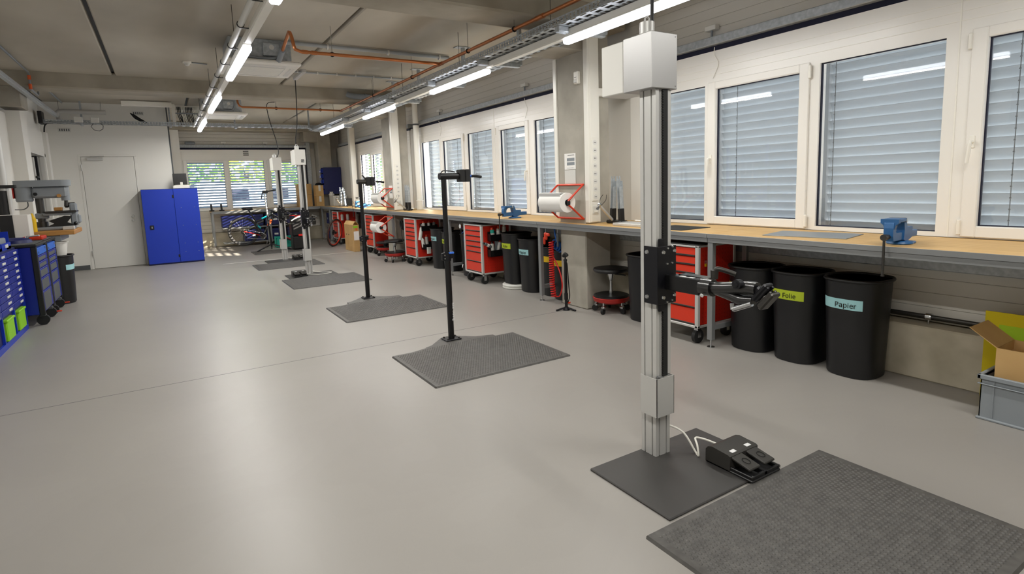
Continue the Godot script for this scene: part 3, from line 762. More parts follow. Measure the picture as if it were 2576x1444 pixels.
func bolt(b: MB, at: Vector3, d: Vector3, r: float, h := 0.004) -> void:
	b.cyl(at, at + d * h, r, r * 0.75, 10)

func lift_stand(label: String, box_mat: String, logo: bool) -> Node3D:
	var t := thing("lift_stand", label, "repair stand", Vector3.ZERO, 0, "motorised bicycle lift stands")
	# slotted square profile
	var h := 0.05
	var pr: Array = []
	var q := [[-0.05, 0.0], [-0.029, 0.0], [-0.029, -0.014], [-0.021, -0.014], [-0.021, 0.0], [0.021, 0.0], [0.021, -0.014], [0.029, -0.014], [0.029, 0.0]]
	for k in 4:
		for w in q:
			var p := Vector2(w[0], -h - w[1]).rotated(k * PI / 2)
			pr.append_array([p.x, p.y])
	var cb := mb()
	cb.x = Transform3D(Basis(Vector3.RIGHT, -PI / 2), Vector3.ZERO)
	cb.prism(p2(pr), 0.012, 1.88)
	obj("profile_column", cb, "aluminium", t)
	var bp := mb()
	bp.bx(-0.005, 0.006, 0.198, 0.778, 0.012, 0.516, 0.004)
	obj("base_plate", bp, "grey_plate", t)
	var st := mb().bb(-0.052, -0.03, 0.44, 1.84, 0.05, 0.056, 0.001).bb(0.026, 0.05, 0.44, 1.84, 0.05, 0.056, 0.001)
	obj("guide_strip", st, "aluminium", t)
	var be := obj("toothed_belt", mb().bb(-0.006, 0.024, 0.43, 1.86, 0.05, 0.06), "black_rubber", t)
	var te := mb()
	for k in 118: te.bb(-0.010, -0.006, 0.44 + k * 0.012, 0.446 + k * 0.012, 0.052, 0.06)
	tag(obj("belt_tooth", te, "black_rubber", be), "", "", "", "stuff")
	# carriage
	var ca := obj("carriage", mb().bb(-0.066, 0.06, 0.812, 1.097, 0.074, 0.082, 0.002).bb(-0.07, -0.062, 0.812, 1.097, -0.01, 0.082, 0.002).bb(-0.055, -0.016, 0.775, 1.135, 0.066, 0.078, 0.004).bb(-0.02, 0.055, 0.83, 1.08, 0.06, 0.076), "black_metal", t)
	for q2 in [[-0.03, 1.068, 0.011], [-0.03, 0.845, 0.011], [-0.002, 1.086, 0.006], [0.03, 1.092, 0.006], [-0.006, 1.01, 0.006], [0.028, 1.012, 0.006], [-0.006, 0.896, 0.006], [0.028, 0.9, 0.006], [-0.006, 0.82, 0.006], [0.028, 0.826, 0.006], [0.046, 1.07, 0.01], [0.046, 0.85, 0.01]]:
		var bb := mb()
		bolt(bb, V(q2[0], q2[1], 0.082), Vector3.BACK, q2[2], 0.006)
		obj("bolt", bb, "steel", ca)
	for y in [1.068, 0.845]:
		var bb := mb()
		bolt(bb, V(-0.07, y, 0.012), Vector3.LEFT, 0.012, 0.006)
		obj("bolt", bb, "steel", ca)
	# arm and clamp, reaching over the mat
	var ar := obj("arm", mb().bb(-0.02, 0.045, 0.884, 0.958, 0.08, 0.285, 0.004).bb(0.02, 0.075, 0.945, 0.962, 0.13, 0.3, 0.002), "black_paint", t)
	var mk := mb()
	mk.bb(-0.008, 0.012, 0.958, 0.9595, 0.16, 0.185).bb(-0.008, 0.012, 0.958, 0.9595, 0.215, 0.24).bb(-0.008, -0.002, 0.958, 0.9595, 0.185, 0.215)
	obj("mark", mk, "white_print", ar)
	var cs := mb().cyl(V(0.013, 0.922, 0.28), V(0.013, 0.924, 0.34), 0.041, 0.039, 18)
	cs.tube(soft(pts([0.013, 0.924, 0.33, 0.013, 0.932, 0.40, 0.013, 0.944, 0.47, 0.013, 0.952, 0.52, 0.013, 0.952, 0.56])), 0.028, 14)
	cs.tube(soft(pts([0.013, 0.92, 0.34, 0.013, 0.905, 0.42, 0.013, 0.893, 0.48, 0.013, 0.898, 0.545])), 0.022, 12)
	var cl := obj("clamp_body", cs, "black_gloss", t)
	obj("cap_dot", mb().cyl(V(-0.027, 0.892, 0.31), V(-0.031, 0.89, 0.31), 0.009, -1, 12), "white_print", cl)
	obj("pivot_bolt", mb().cyl(V(-0.032, 0.966, 0.49), V(-0.005, 0.966, 0.49), 0.021, -1, 18).cyl(V(-0.036, 0.966, 0.49), V(-0.032, 0.966, 0.49), 0.011, 0.013, 6), "black_metal", cl)
	for k in 2:
		var jw := mb()
		jw.x = xf(V(0.013, 0.942 - k * 0.033, 0.583 + k * 0.032), 0, -0.88)
		jw.bx(0, 0, 0, 0.056, 0.02, 0.095, 0.006)
		var o := -1.0 if k == 0 else 1.0
		jw.bx(-0.016, -0.013, 0, 0.012, 0.012, 0.09, 0.003).bx(0.016, -0.013, 0, 0.012, 0.012, 0.09, 0.003) if k == 0 else jw.bx(-0.016, 0.013, 0, 0.012, 0.012, 0.09, 0.003).bx(0.016, 0.013, 0, 0.012, 0.012, 0.09, 0.003)
		jw.bx(0, -0.016 * o * (1.0 if k == 0 else -1.0), -0.01, 0.034, 0.03, 0.045, 0.008)
		obj("jaw", jw, "black_metal" if k == 0 else "dark_steel", cl)
	var le := mb()
	le.tube(soft(pts([0.0, 0.888, 0.545, 0.0, 0.868, 0.5, 0.0, 0.848, 0.455])), 0.012, 8)
	le.cyl(V(0, 0.846, 0.45), V(0, 0.872, 0.448), 0.008, 0.009, 8)
	obj("release_lever", le, "steel", cl)
	var lv := mb().cyl(V(0.045, 0.96, 0.32), V(0.045, 1.0, 0.32), 0.016, 0.018, 12)
	lv.tube(soft(pts([0.045, 1.0, 0.32, 0.055, 1.006, 0.335, 0.08, 0.995, 0.365, 0.1, 0.983, 0.39])), 0.011, 10)
	obj("locking_lever", lv, "dark_steel", t)
	# lower cover, open at the top
	obj("lower_cover", mb().bb(-0.076, -0.073, 0.236, 0.437, -0.03, 0.082).bb(-0.076, 0.046, 0.236, 0.437, 0.079, 0.082).bb(0.043, 0.046, 0.236, 0.437, 0.05, 0.082), "aluminium", t)
	obj("belt_pulley", mb().cyl(V(-0.02, 0.425, 0.065), V(0.03, 0.425, 0.065), 0.014, -1, 12).cyl(V(-0.05, 0.44, 0.06), V(-0.02, 0.432, 0.066), 0.006, -1, 8), "steel", t)
	# motor box on top
	var mbx := obj("motor_box", mb().bb(-0.096, 0.075, 1.842, 2.096, -0.115, 0.072, 0.003), box_mat, t)
	obj("rear_cover", mb().bb(-0.094, 0.073, 1.845, 2.09, -0.275, -0.118, 0.004), "white_paint", mbx)
	for q3 in [[0.062, 2.082], [0.062, 1.856]]:
		var bb := mb()
		bolt(bb, V(q3[0], q3[1], 0.072), Vector3.BACK, 0.004, 0.002)
		obj("screw", bb, "steel", mbx)
	obj("motor_can", mb().cyl(V(-0.04, 2.09, -0.01), V(-0.04, 2.155, -0.01), 0.035, -1, 18).tube(pts([-0.055, 2.155, -0.01, -0.053, 2.175, -0.01, -0.04, 2.183, -0.01, -0.027, 2.175, -0.01, -0.025, 2.155, -0.01]), 0.005, 6), "aluminium", mbx)
	if logo:
		var lg := obj("logo", mb().bb(0.0, 0.048, 1.885, 1.93, 0.072, 0.0735), "ink", mbx)
		obj("logo_mark", mb().bb(0.006, 0.013, 1.897, 1.918, 0.0735, 0.075).bb(0.006, 0.02, 1.897, 1.902, 0.0735, 0.075).bb(0.025, 0.031, 1.897, 1.918, 0.0735, 0.075).bb(0.034, 0.044, 1.897, 1.911, 0.0735, 0.075), "white_print", lg)
	return t

func pedal_unit(label: String, at: Vector3) -> Node3D:
	var t := thing("foot_pedal", label, "foot pedal", at, 0, "double foot pedals of the lift stands")
	t.scale = Vector3.ONE * 0.93
	obj("base", mb().bb(-0.115, 0.115, 0, 0.012, -0.14, 0.145, 0.004).bb(-0.012, 0.012, 0.01, 0.034, -0.02, 0.14, 0.003).bb(-0.113, -0.1, 0.01, 0.03, -0.02, 0.14, 0.003).bb(0.1, 0.113, 0.01, 0.03, -0.02, 0.14, 0.003).bb(-0.1, 0.1, 0.01, 0.03, 0.125, 0.14, 0.003), "black_plastic", t)
	var hb := mb()
	hb.x = Transform3D(Basis(Vector3.UP, -PI / 2), Vector3.ZERO)       # local x of the outline -> z
	hb.prism(p2([-0.14, 0.004, -0.14, 0.072, -0.125, 0.09, -0.1, 0.098, 0.0, 0.09, 0.012, 0.084, 0.012, 0.004]), -0.115, 0.115)
	var hd := obj("hood", hb, "pedal_grey", t)
	for x in [-0.06, 0.06]:
		var pb := mb()
		pb.x = xf(V(x, 0.064, 0.062), 0, 0.2)
		pb.bx(0, 0, 0, 0.085, 0.014, 0.12, 0.004)
		var pd := obj("pedal", pb, "pedal_grey", t)
		var ring := mb()
		ring.x = xf(V(x, 0.0705, 0.068), 0, 0.2)
		var rp := PackedVector3Array()
		for k in 20: rp.append(V(cos(TAU * k / 20) * 0.018, 0.002, sin(TAU * k / 20) * 0.022))
		ring.tube(rp, 0.0015, 4, true)
		obj("pedal_mark", ring, "black_hole", pd)
		var sk := mb()
		sk.x = xf(V(x, 0.0925, -0.012), 0, 0.08)
		sk.bx(0, 0, 0, 0.036, 0.002, 0.022)
		obj("sticker", sk, "white_print", hd)
	return t

func mat_thing(label: String, at: Vector3, wx: float, wz: float, bump: bool) -> void:
	var t := thing("floor_mat", label, "mat", at, 0, "studded rubber mats in a row")
	var hgt := func(x: float, z: float) -> float:
		var y := 0.012
		if bump:
			var fx := clampf((0.42 - absf(x + 0.02)) / 0.2, 0, 1)
			var fz := clampf((-0.02 - z) / 0.18, 0, 1)
			y += 0.016 * smoothstep(0, 1, fx) * smoothstep(0, 1, fz)
		return y
	var b := mb()
	var nx := 36
	var nz := 26
	for i in nx:
		for k in nz:
			var x0 := -wx / 2 + 0.008 + (wx - 0.016) * i / nx; var x1 := -wx / 2 + 0.008 + (wx - 0.016) * (i + 1) / nx
			var z0 := -wz / 2 + 0.008 + (wz - 0.016) * k / nz; var z1 := -wz / 2 + 0.008 + (wz - 0.016) * (k + 1) / nz
			var a := V(x0, hgt.call(x0, z0), z0); var c := V(x1, hgt.call(x1, z0), z0); var d := V(x1, hgt.call(x1, z1), z1); var e := V(x0, hgt.call(x0, z1), z1)
			b.quado(a, c, d, e, Vector3.UP)
			if k == 0: b.quado(a, c, V(x1, a.y - 0.012 if bump else 0.0, z0 - 0.008), V(x0, a.y - 0.012 if bump else 0.0, z0 - 0.008), V(0, 1, -1))
			if k == nz - 1: b.quado(e, d, V(x1, 0, z1 + 0.008), V(x0, 0, z1 + 0.008), V(0, 1, 1))
			if i == 0: b.quado(a, e, V(x0 - 0.008, 0, z1), V(x0 - 0.008, 0, z0), V(-1, 1, 0))
			if i == nx - 1: b.quado(c, d, V(x1 + 0.008, 0, z1), V(x1 + 0.008, 0, z0), V(1, 1, 0))
	obj("sheet", b, "rubber_mat", t)
	var s := mb()
	var r := 0
	var z := -wz / 2 + 0.045
	while z < wz / 2 - 0.04:
		var x := -wx / 2 + 0.045 + (0.01115 if r % 2 else 0.0)
		while x < wx / 2 - 0.04:
			var y: float = hgt.call(x, z) - 0.0003
			var top := V(x, y + 0.0045, z)
			for j in 6:
				var a0 := TAU * j / 6; var a1 := TAU * (j + 1) / 6
				var d0 := V(cos(a0), 0, sin(a0)); var d1 := V(cos(a1), 0, sin(a1))
				var p0 := V(x, y, z) + d0 * 0.0085; var p1 := V(x, y, z) + d1 * 0.0085
				var m0 := V(x, y + 0.0034, z) + d0 * 0.0055; var m1 := V(x, y + 0.0034, z) + d1 * 0.0055
				var u := Vector3.UP
				var n0 := d0 + u * 0.6; var n1 := d1 + u * 0.6
				s.tri(p0, m1, p1, n0, n1 + u, n1); s.tri(p0, m0, m1, n0, n0 + u, n1 + u)
				s.tri(m0, top, m1, n0 + u, u, n1 + u)
			x += 0.0223
		z += 0.0194
		r += 1
	tag(obj("stud", s, "rubber_mat", t), "", "", "", "stuff")

func post_stand(label: String, at: Vector3, arm: float, silver: bool) -> void:
	var t := thing("post_stand", label, "repair stand", at, 0, "black single post repair stands")
	obj("floor_plate", mb_plate(), "rubber_mat", t)
	obj("base_flange", mb().bx(0, 0.02, 0, 0.15, 0.012, 0.12, 0.002), "black_metal", t)
	for x in [-0.055, 0.055]:
		for z in [-0.045, 0.045]:
			obj("bolt", mb().cyl(V(x, 0.024, z), V(x, 0.036, z), 0.009, -1, 6), "dark_steel", t)
	obj("lower_tube", mb().cyl(V(0, 0.02, 0), V(0, 0.79, 0), 0.028, -1, 20), "black_paint", t)
	if not silver:
		var tx := words("IDEALE  BIKE", 0.021, "white_print", t, Transform3D(Basis(V(0, 1, 0), V(-0.94, 0, -0.34).normalized(), V(-0.34, 0, 0.94).normalized()), V(0.018, 0.28, 0.0255)))
		tx.set_meta("label", "worn white vertical lettering")
		obj("emblem", ring_mesh(0.009, 0.003), "white_print", t).transform = xf(V(0.0125, 0.2, 0.0262), 0.42, PI / 2)
	var co := obj("collar", mb().cyl(V(0, 0.745, 0), V(0, 0.825, 0), 0.034, -1, 18).bb(-0.055, -0.02, 0.755, 0.82, -0.018, 0.018, 0.005).bb(0.02, 0.056, 0.765, 0.83, -0.016, 0.016, 0.004), "black_metal", t)
	for y in [0.77, 0.8]: obj("bolt", mb().cyl(V(-0.035, y, 0.018), V(-0.035, y, 0.026), 0.007, -1, 8), "steel", co)
	obj("quick_lever", mb().bb(0.0, 0.055, 0.808, 0.826, 0.016, 0.034, 0.004), "dark_steel" if silver else "blue_accent", co)
	obj("upper_tube", mb().cyl(V(0, 0.82, 0), V(0, 1.5, 0), 0.022, -1, 18), "black_paint", t)
	obj("arm", mb().cyl(V(-0.04, 1.505, 0), V(arm, 1.505, 0), 0.03, -1, 18), "dark_steel" if silver else "black_plastic", t)
	obj("cam_lever", mb().tube(soft(pts([-0.03, 1.53, 0.01, -0.01, 1.552, 0.02, 0.06, 1.55, 0.02, 0.11, 1.54, 0.01])), 0.005, 6) if not silver else mb().tube(soft(pts([arm - 0.01, 1.53, 0, arm - 0.02, 1.56, 0, arm - 0.045, 1.585, 0])), 0.009, 6), "black_metal", t)
	var cl := obj("clamp_head", mb().bb(arm, arm + 0.048, 1.45, 1.562, -0.045, 0.045, 0.006).bb(arm + 0.052, arm + 0.1, 1.45, 1.562, -0.045, 0.045, 0.006).bb(arm + 0.04, arm + 0.06, 1.47, 1.54, -0.035, 0.035), "black_rubber", t)
	obj("clamp_spindle", mb().cyl(V(arm + 0.1, 1.505, 0), V(arm + 0.14, 1.5, 0), 0.011, -1, 10), "steel" if silver else "blue_accent", cl)
	obj("handle", mb().tube(pts([arm + 0.13, 1.501, 0, arm + 0.18, 1.5, 0, arm + 0.235, 1.49, 0]), 0.013, 10), "black_rubber", cl)

func ring_mesh(r: float, th: float) -> MB:
	var q := PackedVector3Array()
	for k in 16: q.append(V(cos(TAU * k / 16) * r, 0, sin(TAU * k / 16) * r))
	return mb().tube(q, th * 0.5, 5, true)

func mb_plate() -> MB:
	var b := mb()
	b.x = Transform3D(Basis(Vector3.RIGHT, -PI / 2), Vector3.ZERO)
	b.prism(p2([-0.3, -0.2, 0.38, -0.2, 0.38, -0.105, 0.22, -0.055, 0.06, 0.1, 0.005, 0.12, -0.065, 0.095, -0.23, -0.07, -0.3, -0.1]), 0.0, 0.014)
	return b

func stands() -> void:
	var s1 := lift_stand("tall aluminium lift stand nearest the viewpoint with brushed motor box", "brushed", false)
	s1.position = V(2.059, 0, -1.971)
	var s3 := lift_stand("aluminium lift stand with a square logo on its box, second one down the row", "white_paint", true)
	s3.position = V(2.01, 0, -9.88)
	var s4 := lift_stand("farthest aluminium lift stand, in front of the raised bicycle", "white_paint", false)
	s4.position = V(2.04, 0, -12.27)
	pedal_unit("black double foot pedal on the nearest lift stand's plate", V(2.285, 0.012, -1.62))
	pedal_unit("black double foot pedal left of the second lift stand's post", V(1.8, 0.012, -9.62))
	pedal_unit("black double foot pedal on the farthest lift stand's plate", V(2.27, 0.012, -12.1))
	one("pedal_cable", mb().tube(soft(pts([2.1, 0.13, -1.98, 2.14, 0.135, -1.96, 2.19, 0.1, -1.9, 2.2, 0.02, -1.83, 2.185, 0.018, -1.8, 2.2, 0.06, -1.82, 2.235, 0.075, -1.86, 2.26, 0.075, -1.82, 2.275, 0.07, -1.76])), 0.0055, 8), "white_duct", "white cable looping from the nearest lift stand to its foot pedal", "cable")
	one("pedal_cable", mb().tube(soft(pts([2.05, 0.05, -9.8, 2.2, 0.02, -9.75, 2.32, 0.018, -9.7, 2.3, 0.018, -9.6, 2.1, 0.018, -9.55, 1.88, 0.04, -9.65])), 0.006, 6), "white_duct", "white cable lying in a loop on the second lift stand's plate", "cable")
	one("pedal_cable", mb().tube(soft(pts([2.08, 0.05, -12.25, 2.16, 0.02, -12.3, 2.27, 0.03, -12.24])), 0.006, 6), "white_duct", "short white cable on the farthest lift stand's plate", "cable")
	mat_thing("dark studded rubber mat nearest the viewpoint, cut by the photograph's edge", V(2.123, 0, -1.055), 1.24, 0.89, false)
	mat_thing("dark studded rubber mat at the foot of the near black post stand", V(2.112, 0, -3.98), 1.21, 0.9, true)
	mat_thing("dark studded rubber mat at the foot of the farther black post stand", V(2.144, 0, -6.345), 1.215, 0.9, true)
	mat_thing("dark studded rubber mat in front of the second lift stand", V(2.065, 0, -8.93), 1.17, 0.98, true)
	mat_thing("dark studded rubber mat in front of the farthest lift stand", V(1.94, 0, -11.38), 1.18, 0.9, false)
	mat_thing("dark studded rubber mat under the raised bicycle", V(2.2, 0, -14.1), 1.1, 0.85, false)
	post_stand("black post repair stand with white lettering and blue lever, nearer one", V(2.135, 0, -4.57), 0.15, false)
	post_stand("black post repair stand with a short clamp arm, farther one", V(2.128, 0, -7.02), 0.075, true)

func tool_cabinet(label: String, at: Vector3, wide := 0.54) -> Node3D:      # front faces +z, centred on x; caster wheels below
	var t := thing("tool_cabinet", label, "tool cabinet", at, RIGHT, "red tool cabinets under the bench")
	var w := wide / 2
	var d := 0.5
	var b := mb()
	for x in [-w + 0.018, w - 0.018]:
		for z in [-0.018, -d + 0.018]:
			b.bx(x, 0.495, z, 0.036, 0.71, 0.036, 0.006)
	b.bb(-w, w, 0.832, 0.85, -d, 0, 0.004).bb(-w, w, 0.14, 0.162, -d, 0, 0.004)
	obj("frame", b, "aluminium", t)
	obj("body", mb().bb(-w + 0.03, w - 0.03, 0.16, 0.83, -d + 0.03, -0.03), "red_dark", t)
	obj("top", mb().bb(-w + 0.002, w - 0.002, 0.85, 0.857, -d, 0, 0.002), "black_rubber", t)
	for s in [-1, 1]:
		var sd := obj("side_panel", mb().bb(s * (w - 0.012), s * (w - 0.006), 0.165, 0.83, -d + 0.036, -0.036), "perforated_red", t)
		var hl := mb()
		for i in 11:
			for k in 17:
				hl.bx(s * (w - 0.006), 0.19 + k * 0.038, -d + 0.07 + i * 0.036, 0.0008, 0.01, 0.01)
		tag(obj("hole", hl, "red_dark", sd), "", "", "", "stuff")
	var y := 0.828
	for hgt in [0.075, 0.075, 0.075, 0.075, 0.075, 0.14, 0.145]:
		var dr := obj("drawer", mb().bb(-w + 0.038, w - 0.038, y - hgt + 0.003, y - 0.003, -0.05, -0.008, 0.003), "red_drawer", t)
		obj("drawer_handle", mb().bb(-w + 0.07, w - 0.04, y - hgt + 0.004, y - hgt + 0.018, -0.012, -0.003, 0.002), "dark_steel", dr)
		y -= hgt + 0.001
	for x in [-w + 0.07, w - 0.05]:
		for z in [-0.06, -d + 0.06]:
			var c := obj("caster", mb().bx(x, 0.125, z, 0.04, 0.03, 0.05, 0.004).bb(x - 0.022, x - 0.018, 0.05, 0.12, z - 0.02, z + 0.02).bb(x + 0.018, x + 0.022, 0.05, 0.12, z - 0.02, z + 0.02), "steel", t)
			obj("wheel", mb().cyl(V(x - 0.016, 0.06, z), V(x + 0.016, 0.06, z), 0.06, -1, 20), "black_rubber", c)
	return t

func bin_shape(r0: float, r1: float, y0: float, y1: float, sq: float, seg := 40) -> MB:   # rounded square tub, tapering
	var b := mb()
	var rad := func(a: float) -> float:
		return 1.0 / pow(pow(absf(cos(a)), sq) + pow(absf(sin(a)), sq), 1.0 / sq)
	for j in seg:
		var a0 := TAU * j / seg; var a1 := TAU * (j + 1) / seg
		var k0: float = rad.call(a0); var k1: float = rad.call(a1)
		var e0 := V(cos(a0) * k0, 0, -sin(a0) * k0); var e1 := V(cos(a1) * k1, 0, -sin(a1) * k1)
		var d0 := V(signf(e0.x) * pow(absf(e0.x), sq - 1), 0.03, signf(e0.z) * pow(absf(e0.z), sq - 1)).normalized()
		var d1 := V(signf(e1.x) * pow(absf(e1.x), sq - 1), 0.03, signf(e1.z) * pow(absf(e1.z), sq - 1)).normalized()
		var p0 := e0 * r0 + V(0, y0, 0); var p1 := e1 * r0 + V(0, y0, 0)
		var q0 := e0 * r1 + V(0, y1, 0); var q1 := e1 * r1 + V(0, y1, 0)
		b.tri(p0, p1, q1, d0, d1, d1); b.tri(p0, q1, q0, d0, d1, d0)
	return b

func bin(label: String, at: Vector3, high: float, lab: String, face: float, group := "black bins under the bench") -> Node3D:
	var t := thing("waste_bin", label, "bin", at, 0, group)
	var k0 := 0.76 if high < 0.65 else 1.0
	var b := bin_shape(0.165 * k0, 0.19 * k0, 0.012, high, 2.7)
	var q := bin_shape(0.187 * k0, 0.155 * k0, high - 0.002, 0.03, 2.7)
	b.v.append_array(q.v); b.n.append_array(q.n)
	var base := bin_shape(0.155 * k0, 0.165 * k0, 0.0, 0.012, 2.7)
	b.v.append_array(base.v); b.n.append_array(base.n)
	b.cyl(V(0, 0.002, 0), V(0, 0.03, 0), 0.15 * k0, -1, 20)
	obj("tub", b, "black_plastic", t)
	var rim := PackedVector3Array()
	for j in 40:
		var a := TAU * j / 40
		var k := k0 / pow(pow(absf(cos(a)), 2.7) + pow(absf(sin(a)), 2.7), 1.0 / 2.7)
		rim.append(V(cos(a) * k * 0.194, high - 0.006, -sin(a) * k * 0.194))
	obj("rim", mb().tube(rim, 0.011, 6, true), "black_plastic", t)
	if lab:
		var m: String = {"Folie": "lime_label", "Papier": "blue_label", "-b": "blue_label"}.get(lab, "yellow_label")
		var ly := high * 0.755
		var lb := mb()
		var n := 18
		for j in n:
			var a0 := face - 0.95 + 1.5 * j / n; var a1 := face - 0.95 + 1.5 * (j + 1) / n
			var f := func(a: float, y: float) -> Vector3:
				var k := k0 / pow(pow(absf(cos(a)), 2.7) + pow(absf(sin(a)), 2.7), 1.0 / 2.7)
				var r := (0.165 + 0.025 * y / high) * k + 0.0022
				return V(cos(a) * r, y, -sin(a) * r)
			lb.quado(f.call(a0, ly - 0.036), f.call(a1, ly - 0.036), f.call(a1, ly + 0.036), f.call(a0, ly + 0.036), V(cos(a0), 0, -sin(a0)))
		obj("label_band", lb, m, t)
		if not lab.begins_with("-"):
			words(lab, 0.036, "ink", t, Transform3D(Basis(Vector3.UP, face + PI / 2), V(cos(face), 0, -sin(face)) * ((0.165 + 0.025 * 0.755) * k0 + 0.0035) + V(0, ly - 0.005, 0) + V(-sin(face), 0, -cos(face)) * 0.0))
	return t

func stool(label: String, at: Vector3, seat_y: float, turn: float) -> Node3D:
	var t := thing("rolling_stool", label, "stool", at, turn, "round rolling work stools")
	obj("seat", mb().lathe(p2([0.0, seat_y - 0.03, 0.13, seat_y - 0.03, 0.18, seat_y - 0.02, 0.192, seat_y, 0.186, seat_y + 0.018, 0.13, seat_y + 0.026, 0.0, seat_y + 0.024]), 28), "black_plastic", t)
	obj("column", mb().cyl(V(0, 0.16, 0), V(0, seat_y - 0.12, 0), 0.016, -1, 14).cyl(V(0, seat_y - 0.12, 0), V(0, seat_y - 0.03, 0), 0.02, 0.05, 14).cyl(V(0, 0.2, 0), V(0, 0.24, 0), 0.022, -1, 14), "steel", t)
	obj("height_lever", mb().tube(soft(pts([0.02, seat_y - 0.05, 0.02, 0.07, seat_y - 0.055, 0.09, 0.09, seat_y - 0.06, 0.13])), 0.007, 6), "black_plastic", t)
	obj("tray", mb().lathe(p2([0.0, 0.1, 0.13, 0.1, 0.19, 0.125, 0.2, 0.165, 0.192, 0.17, 0.18, 0.15, 0.0, 0.15]), 28), "red_deep", t)
	obj("tray_insert", mb().lathe(p2([0.0, 0.15, 0.19, 0.16, 0.19, 0.185, 0.17, 0.192, 0.0, 0.19]), 28), "black_plastic", t)
	for k in 5:
		var a := TAU * k / 5 + 0.3
		var p := V(cos(a) * 0.165, 0, sin(a) * 0.165)
		var side := V(-sin(a), 0, cos(a))
		var c := obj("caster", mb().cyl(p + V(0, 0.085, 0), p + V(0, 0.125, 0), 0.012, -1, 8).bx(p.x, 0.07, p.z, 0.045, 0.035, 0.045, 0.01), "steel", t)
		obj("wheel", mb().cyl(p + V(cos(a) * 0.015, 0.033, sin(a) * 0.015) - side * 0.012, p + V(cos(a) * 0.015, 0.033, sin(a) * 0.015) + side * 0.012, 0.033, -1, 16), "black_rubber", c)
	return t

func can(label: String, at: Vector3, tilt: Vector3, r: float, h: float, body: String, cap: String) -> void:
	var t := thing("spray_can", label, "can", at, 0, "bottles and cans on the cabinet sides")
	t.rotation = tilt
	obj("body", mb().lathe(p2([0, 0, r * 0.95, 0, r, 0.005, r, h * 0.78, r * 0.7, h * 0.84]), 14), body, t)
	obj("cap", mb().lathe(p2([r * 0.7, h * 0.84, r * 0.62, h * 0.86, r * 0.6, h, 0, h]), 14), cap, t)
	obj("label_band", mb().lathe(p2([r * 1.01, h * 0.3, r * 1.01, h * 0.55]), 14), "pale_plastic", t)

func holder(label: String, at: Vector3, wide: float, under: Node = null) -> Node3D:       # black open pouch on a cabinet side; front +z
	var t := thing("tool_pouch", label, "pouch", at, 0, "black pouches on cabinet sides")
	obj("pocket", mb().bb(-wide / 2, wide / 2, 0, 0.13, 0.0, 0.004).bb(-wide / 2, wide / 2, 0, 0.09, 0.09, 0.094).bb(-wide / 2, -wide / 2 + 0.004, 0, 0.1, 0, 0.094).bb(wide / 2 - 0.004, wide / 2, 0, 0.1, 0, 0.094).bb(-wide / 2, wide / 2, 0, 0.004, 0, 0.094), "black_plastic", t)
	return t

